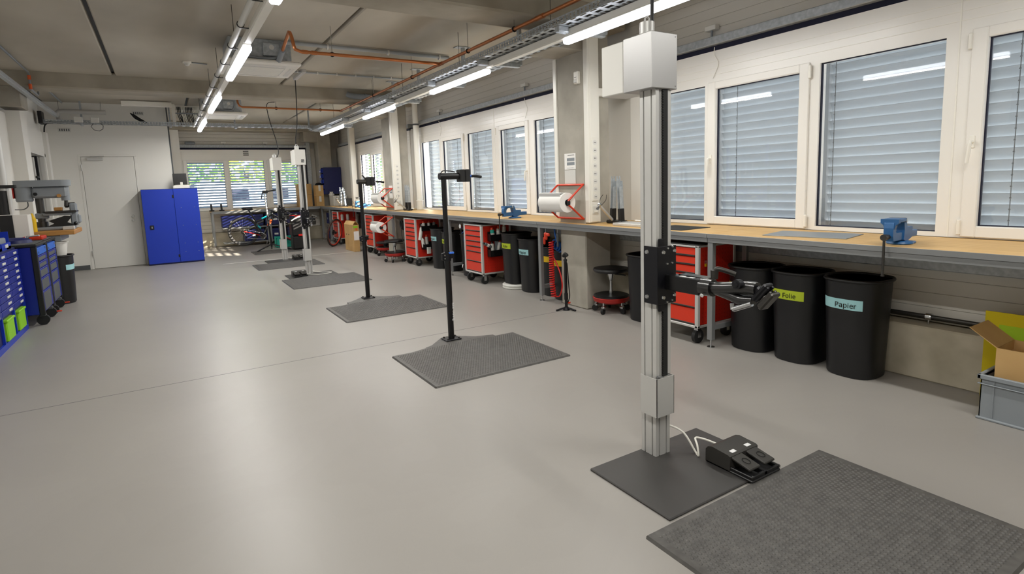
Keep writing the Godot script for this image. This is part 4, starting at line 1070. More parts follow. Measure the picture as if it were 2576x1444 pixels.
func under_bench() -> void:
	tool_cabinet("red tool cabinet half hidden behind the nearest lift stand", V(3.74, 0, -3.37))
	var c2 := tool_cabinet("red tool cabinet with cans on its side, left of the lime labelled bin", V(3.74, 0, -7.13))
	tool_cabinet("red tool cabinet behind the stool with a white bottle on its side", V(3.74, 0, -9.56))
	tool_cabinet("red tool cabinet behind the hanging white paper roll", V(3.74, 0, -11.93))
	tool_cabinet("farthest red tool cabinet, behind the loose red wheel", V(3.74, 0, -14.75))
	var hk := thing("padlock", "small brass padlock hooked on the near red cabinet's side", "padlock", V(3.83, 0.7, -3.095))
	obj("body", mb().bx(0, -0.02, 0, 0.022, 0.026, 0.008, 0.002), "yellow_label", hk)
	obj("shackle", mb().tube(pts([-0.008, -0.008, 0, -0.008, 0.015, 0, 0, 0.022, 0, 0.008, 0.015, 0, 0.008, -0.008, 0]), 0.0025, 6), "steel", hk)
	# what hangs on the cabinet sides facing the viewpoint (side plane at z)
	holder("wide black pouch full of tubes on the second red cabinet's side", V(3.98, 0.4, -6.855), 0.3)
	can("white can with a black tip in the pouch of the second red cabinet", V(3.89, 0.46, -6.8), V(0, 0, 0.1), 0.026, 0.15, "pale_plastic", "black_plastic")
	can("dark grey bottle leaning left over the pouch edge", V(3.86, 0.54, -6.8), V(0, 0, 1.1), 0.023, 0.14, "dark_grey", "black_plastic")
	can("silver tube with a red cap in the pouch", V(3.97, 0.46, -6.8), V(0, 0, -0.25), 0.026, 0.17, "aluminium", "red_paint")
	can("clear funnel shaped bottle with a red neck in the pouch", V(4.05, 0.46, -6.8), V(0, 0, -0.3), 0.026, 0.15, "grey_plastic", "red_paint")
	holder("narrow black upper rack with cans on the second red cabinet's side", V(4.0, 0.62, -6.855), 0.32)
	can("green and white can with a red cap in the upper rack", V(3.9, 0.64, -6.8), V(0, 0, 0.1), 0.03, 0.17, "teal_crate", "red_paint")
	can("white can with a tilted red cap in the upper rack", V(3.98, 0.64, -6.8), V(0, 0, -0.05), 0.03, 0.18, "pale_plastic", "red_paint")
	can("tall grey spray can in the upper rack", V(4.07, 0.65, -6.8), V(0, 0, -0.08), 0.03, 0.2, "aluminium", "pale_plastic")
	var cat := thing("catalogue", "grey catalogue with a yellow and black headline in the pouch", "book", V(4.03, 0.47, -6.815))
	obj("cover", mb().bx(0, 0.1, 0, 0.2, 0.26, 0.012), "grey_plastic", cat)
	obj("headline", mb().bx(-0.05, 0.2, 0.007, 0.1, 0.045, 0.002), "yellow_label", cat)
	obj("headline", mb().bx(0.05, 0.2, 0.007, 0.1, 0.045, 0.002), "ink", cat)
	for k in 3: obj("text_line", mb().bx(0.0, 0.14 - k * 0.035, 0.007, 0.15 - k * 0.03, 0.006, 0.002), "ink", cat)
	can("white squeeze bottle on the third red cabinet's side", V(3.8, 0.47, -9.24), V(0, 0, -0.2), 0.03, 0.28, "pale_plastic", "pale_plastic")
	holder("black pouch low on the third red cabinet's side", V(3.98, 0.3, -9.285), 0.28)
	can("silver can in the low pouch of the third red cabinet", V(3.93, 0.34, -9.23), V(0, 0, 0.05), 0.03, 0.22, "aluminium", "red_paint")
	can("white bottle in the low pouch of the third red cabinet", V(3.86, 0.34, -9.23), V(0, 0, 0.1), 0.028, 0.17, "pale_plastic", "pale_plastic")
	holder("black upper rack on the third red cabinet's side", V(3.98, 0.63, -9.285), 0.3)
	for k in 3: can("small can with a red cap, %s in the upper rack of the third cabinet" % ["left one", "middle one", "right one"][k], V(3.89 + k * 0.09, 0.65, -9.23), V(0, 0, 0.1 - k * 0.1), 0.026, 0.15, ["pale_plastic", "aluminium", "grey_plastic"][k], "red_paint")
	var rag := one("cloth", mb().bb(3.9, 3.98, 0.22, 0.34, -9.19, -9.18, 0.004), "white_paint", "white cloth tag hanging below the third cabinet's pouch", "cloth")
	rag.position.y = 0.0
	for k in 2: can("pale bottle on the farthest red cabinet's side, %s" % ["left one", "right one"][k], V(3.85 + k * 0.14, 0.62, -14.44), V(0, 0, 0), 0.035, 0.18, "pale_plastic", "red_paint")
	# bins
	bin("black bin with light blue Papier label, nearest the viewpoint", V(4.075, 0, -1.99), 0.69, "Papier", PI - 0.95 + 1.0)
	bin("black bin with lime Folie label, behind the stand's clamp jaws", V(4.08, 0, -2.40), 0.69, "Folie", PI + 0.05)
	bin("black bin with yellow label behind the stand's clamp arm", V(4.07, 0, -2.785), 0.69, "-", PI + 0.05)
	bin("black bin half hidden behind the nearest lift stand, beside the stool", V(4.08, 0, -4.0), 0.67, "", PI)
	bin("black bin with lime Folie label standing on pale round discs", V(4.05, 0.06, -6.43), 0.69, "Folie", PI + 0.05)
	bin("black bin with light blue Papier label beside the bench leg by the coiled hose", V(4.07, 0, -6.03), 0.7, "Papier", PI + 0.05)
	bin("black bin with yellow label just behind the bench leg by the coiled hose", V(4.1, 0, -5.65), 0.62, "-", PI + 0.05)
	bin("black bin with yellow Rest label behind the coiled red hose", V(4.06, 0, -5.345), 0.6, "Rest", PI + 0.3)
	bin("black bin with light blue Papier label next to the third red cabinet", V(4.05, 0, -8.83), 0.69, "Papier", PI + 0.05)
	bin("black bin with lime Folie label behind the near black post", V(4.07, 0, -8.42), 0.66, "Folie", PI + 0.05)
	bin("plain black bin behind the blue air hoses", V(4.07, 0, -7.72), 0.66, "", PI)
	for k in 2: one("round_disc", mb().lathe(p2([0, 0.0, 0.2, 0.0, 0.21, 0.008, 0.21, 0.02, 0.2, 0.028, 0, 0.028]), 28, V(4.03, k * 0.03, -6.4)), "pale_plastic", "pale round plastic disc under the Folie bin, %s of the two" % ["lower", "upper"][k], "disc", "discs under the bin")
	# stools and the floor pump
	stool("round black stool on a red wheeled tray beside the near pillar", V(4.03, 0, -4.5), 0.46, 0.0)
	stool("round black stool on a red wheeled tray before the third red cabinet", V(3.69, 0, -10.24), 0.4, 0.6)
	stool("low black stool on a red tray behind the other stool by the second pillar", V(3.9, 0, -11.38), 0.27, 1.2)
	var pu := thing("floor_pump", "black floor pump standing free in front of the near pillar", "pump", V(3.69, 0, -4.86), 0.3)
	var ft := mb().cyl(V(0, 0.0, 0), V(0, 0.035, 0), 0.04, 0.028, 14)
	for a in [PI / 2, PI / 2 + TAU / 3, PI / 2 - TAU / 3]: ft.tube(soft(pts([0, 0.03, 0, cos(a) * 0.06, 0.02, sin(a) * 0.06, cos(a) * 0.125, 0.007, sin(a) * 0.125])), 0.011, 6)
	obj("foot", ft, "black_metal", pu)
	obj("barrel", mb().cyl(V(0, 0.03, 0), V(0, 0.55, 0), 0.017, -1, 16).cyl(V(0, 0.12, 0), V(0, 0.19, 0), 0.022, -1, 12), "black_paint", pu)
	obj("handle", mb().cyl(V(0, 0.55, 0), V(0, 0.57, 0), 0.02, -1, 12).tube(pts([0, 0.56, 0, 0, 0.605, 0]), 0.009, 8).tube(soft(pts([0.0, 0.6, -0.03, 0.0, 0.63, 0, 0.0, 0.61, 0.03])), 0.018, 8), "black_rubber", pu)
	obj("hose", mb().tube(soft(pts([0.01, 0.08, 0.01, 0.04, 0.15, 0.02, 0.025, 0.3, 0.02, 0.02, 0.5, 0.01, 0.022, 0.53, 0])), 0.006, 6), "black_rubber", pu)
	obj("valve_head", mb().bx(0.03, 0.08, 0.02, 0.03, 0.02, 0.02, 0.004), "red_paint", pu)
	# coiled red hose with its red air gun, beside the bench leg
	var hz := thing("coiled_hose", "red spiral air hose hanging in front of the bins, looping back up", "hose", V(3.79, 0, -5.27))
	var q := PackedVector3Array()
	for k in 420:
		var f := k / 419.0
		var a := f * TAU * 24
		q.append(V(0.01 + 0.026 * cos(a), 0.73 - 0.66 * f, 0.026 * sin(a) + 0.1 * maxf(f - 0.75, 0) * 1.2))
	obj("coil", mb().tube(q, 0.008, 6), "red_hose", hz)
	obj("lead", mb().tube(soft(pts([0.03, 0.08, 0.05, 0.03, 0.1, 0.12, 0.03, 0.22, 0.17, 0.03, 0.36, 0.14, 0.03, 0.5, 0.05, 0.02, 0.58, 0.0])), 0.008, 6), "red_hose", hz)
	var gun := thing("air_gun", "red air gun hanging above the red spiral hose", "air gun", V(3.77, 0.79, -5.33))
	obj("body", mb().bx(0, 0, 0, 0.035, 0.09, 0.05, 0.012).bx(0, -0.055, -0.03, 0.03, 0.09, 0.028, 0.01).bx(0, 0.02, 0.04, 0.03, 0.035, 0.07, 0.01), "red_paint", gun)
	obj("hook", mb().tube(pts([0, 0.04, 0, 0, 0.1, 0, 0.02, 0.12, 0]), 0.003, 5), "steel", gun)
	var bl := thing("coiled_hose", "blue hose coil hanging beside the pillar above the yellow label", "hose", V(3.86, 0.69, -5.27))
	for k in 4:
		var rp := PackedVector3Array()
		for j in 20: rp.append(V(0.03 * k, -0.02 * k + 0.055 * sin(TAU * j / 20), 0.055 * cos(TAU * j / 20)))
		obj("loop", mb().tube(rp, 0.011, 6, true), "blue_hose", bl)
	obj("lead", mb().tube(soft(pts([0, 0.04, 0.03, 0, 0.12, 0.0, 0, 0.25, -0.02])), 0.01, 6), "blue_hose", bl)
	var g3 := thing("air_gun", "dark air gun hanging beside the blue coil", "air gun", V(3.83, 0.78, -5.18))
	obj("body", mb().bx(0, 0, 0, 0.03, 0.1, 0.03, 0.01).bx(0, -0.07, 0.0, 0.02, 0.08, 0.02, 0.006), "dark_grey", g3)
	obj("hook", mb().tube(pts([0, 0.05, 0, 0, 0.1, 0]), 0.003, 5), "steel", g3)
	var ga := thing("pressure_gauge", "round pressure gauge with a hanging chuck by the second red cabinet", "gauge", V(3.78, 0.8, -7.56))
	obj("dial", mb().cyl(V(0.012, 0, 0), V(-0.014, 0, 0), 0.035, -1, 20), "steel", ga)
	obj("face", mb().cyl(V(-0.0142, 0, 0), V(-0.016, 0, 0), 0.027, -1, 20), "white_print", ga)
	obj("needle", mb().bx(-0.017, 0.004, 0.004, 0.001, 0.006, 0.03), "ink", ga)
	obj("hose", mb().tube(soft(pts([0, -0.03, 0, 0, -0.2, 0.01, 0, -0.4, 0.015, 0.0, -0.58, 0.02])), 0.006, 6), "black_rubber", ga)
	obj("chuck", mb().cyl(V(0, -0.58, 0.02), V(-0.02, -0.63, 0.03), 0.012, 0.009, 8), "steel", ga)
	var bh := thing("air_hose", "blue air hose in loose loops between the gauge and the second red cabinet", "hose", V(3.84, 0.62, -7.5))
	var lq := PackedVector3Array()
	for k in 60:
		var a := k / 59.0 * TAU * 3
		lq.append(V(0.02 * sin(a * 0.5), 0.01 * sin(a * 0.7) + 0.07 * sin(a) - 0.03, 0.04 + 0.06 * cos(a) - k * 0.001))
	obj("loop", mb().tube(lq, 0.007, 6), "blue_hose", bh)
	obj("lead", mb().tube(soft(pts([0, 0.0, 0.02, 0, 0.1, -0.06, 0, 0.06, -0.16, 0, 0.14, -0.18])), 0.007, 6), "blue_hose", bh)
	var rl := thing("extension_lead", "black coiled lead hanging from the bench by the second pillar", "cable", V(3.79, 0.72, -10.1))
	for k in 4:
		var rp := PackedVector3Array()
		for j in 18: rp.append(V(0.012 * k, 0.08 * sin(TAU * j / 18) - 0.01 * k, 0.06 * cos(TAU * j / 18)))
		obj("loop", mb().tube(rp, 0.008, 5, true), "black_rubber", rl)
	obj("tail", mb().tube(soft(pts([0, -0.08, 0.0, 0, -0.25, 0.02, 0, -0.38, 0.12, 0, -0.42, 0.25])), 0.006, 5), "black_rubber", rl)
	# hanging paper roll in front of the fourth cabinet
	paper_roll("white paper roll on a red bracket hanging under the bench", V(3.76, 0.655, -10.62), 0.26, 0.16, 0.42)
	# floor-level things at the window wall
	var pp := thing("wall_pipe", "thin steel pipe with a clamp low on the window side wall", "pipe", V(4.34, 0.425, 0))
	obj("pipe", mb().cyl(V(0, 0, -4.7), V(0, 0, 0.6), 0.014, -1, 10).cyl(V(0.05, -0.02, -4.7), V(0.05, -0.02, 0.6), 0.012, -1, 8), "dark_steel", pp)
	obj("clamp", mb().cyl(V(0, 0, -1.675), V(0, 0, -1.64), 0.024, -1, 12).cyl(V(0, -0.02, -1.66), V(0, -0.055, -1.66), 0.006, -1, 6), "steel", pp)
	var cr := thing("plastic_crate", "grey stackable plastic crate at the right edge on the floor", "crate", V(4.0, 0, -0.9))
	var cb := mb().bb(-0.165, -0.16, 0.0, 0.255, -0.295, 0.295).bb(0.16, 0.165, 0, 0.255, -0.295, 0.295).bb(-0.165, 0.165, 0, 0.255, -0.295, -0.29).bb(-0.165, 0.165, 0, 0.255, 0.29, 0.295).bb(-0.165, 0.165, 0.004, 0.01, -0.295, 0.295)
	obj("shell", cb, "grey_plastic", cr)
	obj("rim", mb().bb(-0.18, -0.16, 0.235, 0.262, -0.31, 0.31, 0.004).bb(0.16, 0.18, 0.235, 0.262, -0.31, 0.31, 0.004).bb(-0.18, 0.18, 0.235, 0.262, -0.31, -0.29, 0.004).bb(-0.18, 0.18, 0.235, 0.262, 0.29, 0.31, 0.004).bb(-0.178, -0.16, 0.205, 0.211, -0.308, 0.308, 0.002), "grey_plastic", cr)
	obj("foot_rim", mb().bb(-0.178, 0.178, 0.0, 0.014, -0.306, 0.306, 0.004), "grey_plastic", cr)
	for z in [-0.235, 0.235]: obj("rib", mb().bb(-0.169, -0.16, 0.012, 0.235, z - 0.003, z + 0.003), "grey_plastic", cr)
	var cx := thing("cardboard_box", "open cardboard box standing in the grey crate", "box", V(4.02, 0.012, -0.92))
	obj("carton", mb().bb(-0.13, -0.126, 0, 0.4, -0.23, 0.26).bb(0.126, 0.13, 0, 0.4, -0.23, 0.26).bb(-0.13, 0.13, 0, 0.4, -0.234, -0.23).bb(-0.13, 0.13, 0, 0.4, 0.256, 0.26).bb(-0.126, 0.126, 0.34, 0.344, -0.23, 0.256), "cardboard", cx)
	var fb := mb()
	fb.x = xf(V(0.0, 0.4, -0.232), 0, -0.95)
	fb.bb(-0.13, 0.13, 0, 0.16, -0.002, 0.002)
	obj("flap", fb, "cardboard", cx)
	obj("slip", mb().bb(-0.1, 0.1, 0.344, 0.347, 0.0, 0.12), "paper", cx)
	var yc := thing("yellow_sign", "yellow cardboard sign with black capital letters behind the crate", "sign", V(4.235, 0.0, -0.96), RIGHT - 0.0)
	obj("card", mb().bb(-0.36, 0.4, 0.0, 0.545, -0.004, 0.004), "yellow_card", yc)
	obj("patch", mb().bb(-0.29, 0.36, 0.33, 0.47, 0.004, 0.0055), "green_card", yc)
	words("ENTRECHO", 0.055, "ink", yc, xf(V(0.04, 0.39, 0.007), 0, 0, 0))

func paper_roll(label: String, at: Vector3, reach: float, r: float, wide: float) -> Node3D:    # bracket fixed at local z = 0, apex at z = reach, roll along local x
	var t := thing("paper_roll_holder", label, "paper roll", at, RIGHT, "white paper rolls on red brackets")
	var w := wide / 2
	var hh := 0.185
	var fr := mb()
	var a := PackedVector3Array()
	for s in [-1.0, 1.0]:
		var sd: Array = [[hh, 0.014], [hh, 0.02], [0.02, reach], [-0.02, reach], [-hh, 0.02], [-hh, 0.014]]
		if s > 0: sd.reverse()
		for p in sd: a.append(V(s * w, p[0], p[1]))
	fr.tube(a, 0.011, 8, true)
	obj("bracket", fr, "red_paint", t)
	var rl := mb().cyl(V(-w + 0.03, 0, reach - 0.01), V(w - 0.025, 0, reach - 0.01), r * 0.66, -1, 32, true)
	obj("paper_roll", rl, "paper", t)
	obj("core", mb().cyl(V(w - 0.026, 0, reach - 0.01), V(w - 0.02, 0, reach - 0.01), r * 0.22, -1, 20).cyl(V(w - 0.02, 0, reach - 0.01), V(w + 0.01, 0, reach - 0.01), 0.012, -1, 10), "black_hole", t)
	obj("hub", mb().bx(w, -0.005, reach - 0.005, 0.03, 0.05, 0.04, 0.01).bx(-w, -0.005, reach - 0.005, 0.03, 0.05, 0.04, 0.01), "black_plastic", t)
	obj("tear_bar", mb().bb(-w + 0.02, w - 0.05, r * 0.6, r * 0.6 + 0.012, reach - 0.02, reach + r * 0.35, 0.003).bb(-w + 0.02, w - 0.05, r * 0.42, r * 0.62, reach + r * 0.42, reach + r * 0.45, 0.001), "aluminium", t)
	return t

func vise(label: String, at: Vector3, turn: float) -> Node3D:      # spindle along +z towards the room
	var t := thing("bench_vise", label, "vise", at, turn, "blue bench vises")
	obj("swivel_base", mb().lathe(p2([0, 0, 0.07, 0, 0.075, 0.006, 0.07, 0.016, 0.045, 0.022, 0, 0.022]), 20, V(0, 0, -0.035)).bx(0, 0.008, -0.09, 0.13, 0.016, 0.05, 0.006), "blue_vise", t)
	var bd := mb()
	bd.x = Transform3D(Basis(Vector3.UP, -PI / 2), Vector3.ZERO)         # outline x -> z
	bd.prism(p2([-0.127, 0.04, -0.127, 0.107, -0.05, 0.107, -0.022, 0.165, 0.0, 0.165, 0.0, 0.14, -0.01, 0.09, -0.004, 0.03, -0.03, 0.02, -0.06, 0.02]), -0.034, 0.034)
	obj("fixed_jaw", bd, "blue_vise", t)
	obj("guide", mb().bb(-0.026, 0.026, 0.036, 0.08, -0.228, 0.12, 0.005), "blue_vise", t)
	var mv := mb()
	mv.x = Transform3D(Basis(Vector3.UP, -PI / 2), Vector3.ZERO)
	var ol := [0.012, 0.03, 0.13, 0.03, 0.137, 0.06, 0.138, 0.11, 0.132, 0.14, 0.118, 0.157, 0.1, 0.165, 0.012, 0.165, 0.012, 0.145, 0.05, 0.143, 0.075, 0.134, 0.09, 0.118, 0.096, 0.1, 0.096, 0.078, 0.012, 0.078]
	mv.prism(p2(ol), -0.027, 0.027)
	mv.x = Transform3D.IDENTITY
	mv.prism(p2([-0.027, 0.1, 0.027, 0.1, 0.034, 0.128, 0.05, 0.142, 0.05, 0.166, -0.05, 0.166, -0.05, 0.142, -0.034, 0.128]), 0.1, 0.128)
	mv.bb(-0.05, 0.05, 0.145, 0.166, 0.012, 0.11, 0.004)
	obj("moving_jaw", mv, "blue_vise", t)
	obj("jaw_plate", mb().bb(-0.05, 0.05, 0.14, 0.169, 0.0, 0.006, 0.001), "steel", t)
	obj("jaw_plate", mb().bb(-0.05, 0.05, 0.14, 0.169, 0.006, 0.012, 0.001), "steel", t)
	var sp := obj("spindle", mb().cyl(V(0, 0.058, 0.12), V(0, 0.058, 0.175), 0.014, -1, 14).cyl(V(0, 0.058, 0.175), V(0, 0.058, 0.205), 0.019, -1, 14), "dark_steel", t)
	obj("handle", mb().cyl(V(0.0, 0.07, 0.192), V(0.0, -0.175, 0.192), 0.0075, -1, 10).cyl(V(0.0, -0.175, 0.192), V(0, -0.182, 0.192), 0.011, -1, 10), "dark_steel", sp)
	return t

func truing_stand(label: String, at: Vector3, turn: float, bright: bool) -> Node3D:
	var t := thing("truing_stand", label, "truing stand", at, turn, "wheel truing stands")
	var bm := "steel" if bright else "black_plastic"
	obj("base", mb().bx(0, 0.02, 0, 0.22, 0.03, 0.11, 0.008).bx(-0.1, 0.018, 0.03, 0.05, 0.036, 0.05, 0.01).bx(0.1, 0.018, 0.03, 0.05, 0.036, 0.05, 0.01), bm, t)
	for s in [-1, 1]:
		var b := mb()
		b.x = xf(V(s * 0.075, 0.03, 0), 0, 0, s * 0.06)
		b.bb(-0.018, -0.015, 0, 0.44, -0.024, 0.024).bb(-0.018, 0.018, 0, 0.42, -0.026, -0.022).bb(0.014, 0.018, 0.0, 0.36, -0.024, 0.02)
		b.bb(-0.018, -0.014, 0.43, 0.47, -0.024, -0.008).bb(-0.018, -0.014, 0.43, 0.47, 0.008, 0.024)
		var up := obj("upright", b, "galvanised", t)
		var c := mb()
		c.x = xf(V(s * 0.075, 0.03, 0), 0, 0, s * 0.06)
		c.bb(-0.022, 0.022, 0.0, 0.13, -0.03, 0.027, 0.004)
		obj("lower_sleeve", c, bm, up)
	var am := mb()
	am.x = xf(V(-0.02, 0.045, 0.05), 0.35, -0.62)
	am.bx(0, 0.0, 0.13, 0.024, 0.024, 0.28, 0.003)
	var a := obj("caliper_arm", am, "aluminium", t)
	obj("caliper_head", mb().ball(V(0.075, 0.215, 0.275), 0.022, 10).cyl(V(0.05, 0.185, 0.27), V(0.075, 0.175, 0.3), 0.015, -1, 10), "steel", a)
	obj("caliper_finger", mb().tube(soft(pts([0.07, 0.23, 0.27, 0.06, 0.28, 0.25, 0.09, 0.315, 0.24])), 0.003, 6).tube(soft(pts([0.09, 0.21, 0.26, 0.15, 0.26, 0.25, 0.15, 0.315, 0.24])), 0.003, 6), "dark_steel", a)
	obj("knob", mb().cyl(V(0.13, 0.02, 0.0), V(0.165, 0.02, 0), 0.018, -1, 12), "black_plastic", t)
	return t

func socket_trunk(label: String, at: Vector3, sockets: bool) -> void:     # white vertical trunk, front +z (towards the viewpoint)
	var t := thing("socket_trunk", label, "cable trunk", at, 0, "white vertical trunks on the pillars")
	obj("duct", mb().bb(-0.06, 0.1, BENCH - at.y + 0.01, 3.0 - at.y, 0, 0.07, 0.006), "white_duct", t)
	obj("cover", mb().bb(-0.03, 0.075, BENCH - at.y + 0.02, 2.98 - at.y, 0.069, 0.074, 0.002), "white_duct", t)
	if sockets:
		var pl := obj("socket_plate", mb().bb(-0.02, 0.06, 1.2, 1.87, 0.073, 0.081, 0.003), "white_duct", t)
		for k in 8:
			var y := 1.245 + k * 0.082
			obj("socket", mb().cyl(V(0.02, y, 0.081), V(0.02, y, 0.0835), 0.027, -1, 20), "white_paint", pl)
			var b := mb()
			b.cyl(V(0.012, y, 0.0835), V(0.012, y, 0.0845), 0.005, -1, 8).cyl(V(0.028, y, 0.0835), V(0.028, y, 0.0845), 0.005, -1, 8)
			obj("socket_hole", b, "ink", pl)
		var dp := obj("data_plate", mb().bb(-0.02, 0.06, 1.06, 1.15, 0.073, 0.083, 0.004), "pale_plastic", t)
		obj("port", mb().bb(-0.005, 0.045, 1.075, 1.1, 0.083, 0.088, 0.002), "white_duct", dp)

func on_bench() -> void:
	vise("blue vise on the bench nearest the viewpoint, handle hanging over the edge", V(3.91, BENCH, -1.69), RIGHT + 0.05)
	vise("blue vise in the middle of the bench below the five-pane window", V(3.91, BENCH, -6.3), RIGHT)
	vise("farthest blue vise, beside the far paper roll", V(3.91, BENCH, -12.95), RIGHT)
	truing_stand("two-armed truing stand on the bench behind the nearest lift stand", V(4.08, BENCH, -4.45), RIGHT - 0.1, false)
	truing_stand("two-armed truing stand on the bench in front of the drainpipe", V(4.05, BENCH, -10.35), RIGHT, false)
	truing_stand("shiny silver truing stand in the sun at the far end of the bench", V(3.98, BENCH, -14.75), RIGHT + 0.5, true)
	one("aluminium_tray", mb().bb(3.86, 4.1, BENCH, BENCH + 0.03, -4.28, -3.78, 0.006), "aluminium", "flat aluminium tray lying on the bench behind the nearest lift stand", "tray")
	one("black_sheet", mb().bb(3.83, 4.22, BENCH, BENCH + 0.004, -3.78, -3.36, 0.001), "black_rubber", "black work mat on the bench right of the nearest lift stand", "mat")
	var gs := mb()
	gs.x = xf(V(4.12, BENCH + 0.003, -2.36), 0.18)
	gs.bx(0, 0, 0, 0.38, 0.006, 0.58, 0.002)
	one("grey_sheet", gs, "grey_plastic", "grey work mat lying askew on the bench before the near vise", "mat")
	paper_roll("white paper roll on a red bracket on the near pillar above the bench", V(3.87, 1.195, -4.955), 0.225, 0.16, 0.46)
	paper_roll("white paper roll on a red bracket on the second pillar above the bench", V(3.87, 1.21, -10.87), 0.225, 0.16, 0.46)
	# on the pillars
	socket_trunk("white socket trunk on the near pillar with a column of eight sockets", V(3.93, 0, -4.72), true)
	socket_trunk("white socket trunk on the second pillar beside the drainpipe", V(3.93, 0, -10.64), true)
	one("cover_strip", mb().bb(3.86, 3.95, 1.0, 2.77, -5.24, -5.182, 0.004), "white_duct", "narrow white cover strip on the far edge of the near pillar", "trunk")
	one("crossbar", mb().bb(4.03, 4.5, 2.31, 2.39, -4.72, -4.66, 0.004), "white_duct", "short white duct running from the near pillar's trunk to the window wall", "duct")
	one("trunk", mb().bb(4.29, 4.43, BENCH + 0.005, 3.0, -14.98, -14.82, 0.006), "white_duct", "white vertical trunk catching the sun left of the far window unit", "trunk")
	var dp := thing("drain_pipe", "white plastic drainpipe with a collar beside the second pillar", "pipe", V(4.33, 0, -10.42))
	obj("pipe", mb().cyl(V(0, BENCH + 0.004, 0), V(0, 3.2, 0), 0.055, -1, 20), "white_duct", dp)
	obj("collar", mb().cyl(V(0, BENCH + 0.004, 0), V(0, BENCH + 0.17, 0), 0.066, -1, 20).cyl(V(0, BENCH + 0.17, 0), V(0, BENCH + 0.19, 0), 0.072, -1, 20), "white_duct", dp)
	obj("bracket", mb().cyl(V(0, 2.6, 0), V(0, 2.63, 0), 0.06, -1, 20), "dark_grey", dp)
	var sn := thing("motion_sensor", "white motion sensor high on the near pillar", "sensor", V(3.87, 2.44, -4.79), RIGHT)
	obj("body", mb().bb(-0.035, 0.035, 0, 0.13, 0, 0.045, 0.008), "white_duct", sn)
	obj("lens", mb().bb(-0.028, 0.028, 0.01, 0.05, 0.04, 0.052, 0.006), "pale_plastic", sn)
	obj("slot", mb().bb(-0.02, 0.02, 0.066, 0.07, 0.045, 0.047), "dark_grey", sn)
	var n1 := thing("paper_notice", "paper notice with two printed grey pictures on the near pillar", "notice", V(3.868, 1.39, -4.965), RIGHT)
	obj("sheet", mb().bb(-0.1, 0.1, 0.16, 0.335, 0, 0.001), "paper", n1)
	for k in 2: obj("picture", mb().bb(-0.055, 0.08, 0.205 + k * 0.045, 0.24 + k * 0.045, 0.001, 0.002, 0.0004), "grey_plastic", n1)
	obj("title", mb().bb(-0.04, 0.075, 0.312, 0.318, 0.001, 0.002), "dark_grey", n1)
	obj("title", mb().bb(-0.06, 0.06, 0.175, 0.178, 0.001, 0.002), "grey_plastic", n1)
	one("paper_notice", mb().bb(3.8665, 3.8675, 1.392, 1.545, -5.065, -4.87), "pale_plastic", "plain pale sheet hanging below the picture notice on the near pillar", "notice")
	var n2 := thing("paper_notice", "paper notice with two grey pictures hanging beside the far paper roll", "notice", V(3.868, 1.2, -10.76), RIGHT)
	obj("sheet", mb().bb(-0.1, 0.1, 0, 0.25, 0, 0.001), "paper", n2)
	for k in 2: obj("picture", mb().bb(-0.06, 0.07, 0.1 + k * 0.05, 0.135 + k * 0.05, 0.001, 0.002), "grey_plastic", n2)
	# small boxes and cords above the windows
	var wb := [[-3.6, "above the nearest window unit"], [-6.8, "above the right half of the five-pane unit"], [-9.68, "above the left half of the five-pane unit"]]
	for q in wb:
		var t := thing("junction_box", "small white box on the steel channel " + q[1], "junction box", V(4.54, 2.74, q[0]), RIGHT, "small white boxes above the windows")
		obj("box", mb().bb(-0.06, 0.06, 0.03, 0.075, -0.005, 0.06, 0.004), "white_paint", t)
		obj("stem", mb().bb(-0.008, 0.008, -0.04, 0.03, 0.02, 0.036), "grey_plastic", t)
		one("blind_cable", mb().tube(soft(pts([4.45, 2.6, q[0] + 0.08, 4.475, 2.54, q[0] + 0.06, 4.48, 2.46, q[0] + 0.1, 4.48, 2.38, q[0] + 0.07, 4.48, 2.33, q[0] + 0.04])), 0.0035, 5), "white_duct", "thin white cable hanging over the white panel " + q[1], "cable", "thin cables above the windows")
	for q in [[1.52, "middle left"], [2.56, "middle right"]]:
		var t := thing("junction_box", "small white box above the end wall window, %s one" % q[1], "junction box", V(q[0], 2.71, -17.03), 0, "small white boxes above the windows")
		obj("box", mb().bb(-0.06, 0.06, 0.03, 0.075, 0, 0.06, 0.004), "white_paint", t)
		obj("stem", mb().bb(-0.008, 0.008, -0.02, 0.03, 0.02, 0.036), "grey_plastic", t)
	one("grey_box", mb().bb(0.62, 0.86, 2.705, 2.78, -17.03, -16.94, 0.02), "grey_plastic", "grey device box above the left pane of the end wall window", "box")
	var ws := thing("window_sticker", "small dark lettered stickers above the end wall window", "sticker", V(2.05, 2.48, -16.998))
	for k in 3: obj("sticker", mb().bb(-0.07, 0.07, -0.06 + k * 0.05, -0.035 + k * 0.05, 0, 0.002), "ink", ws)

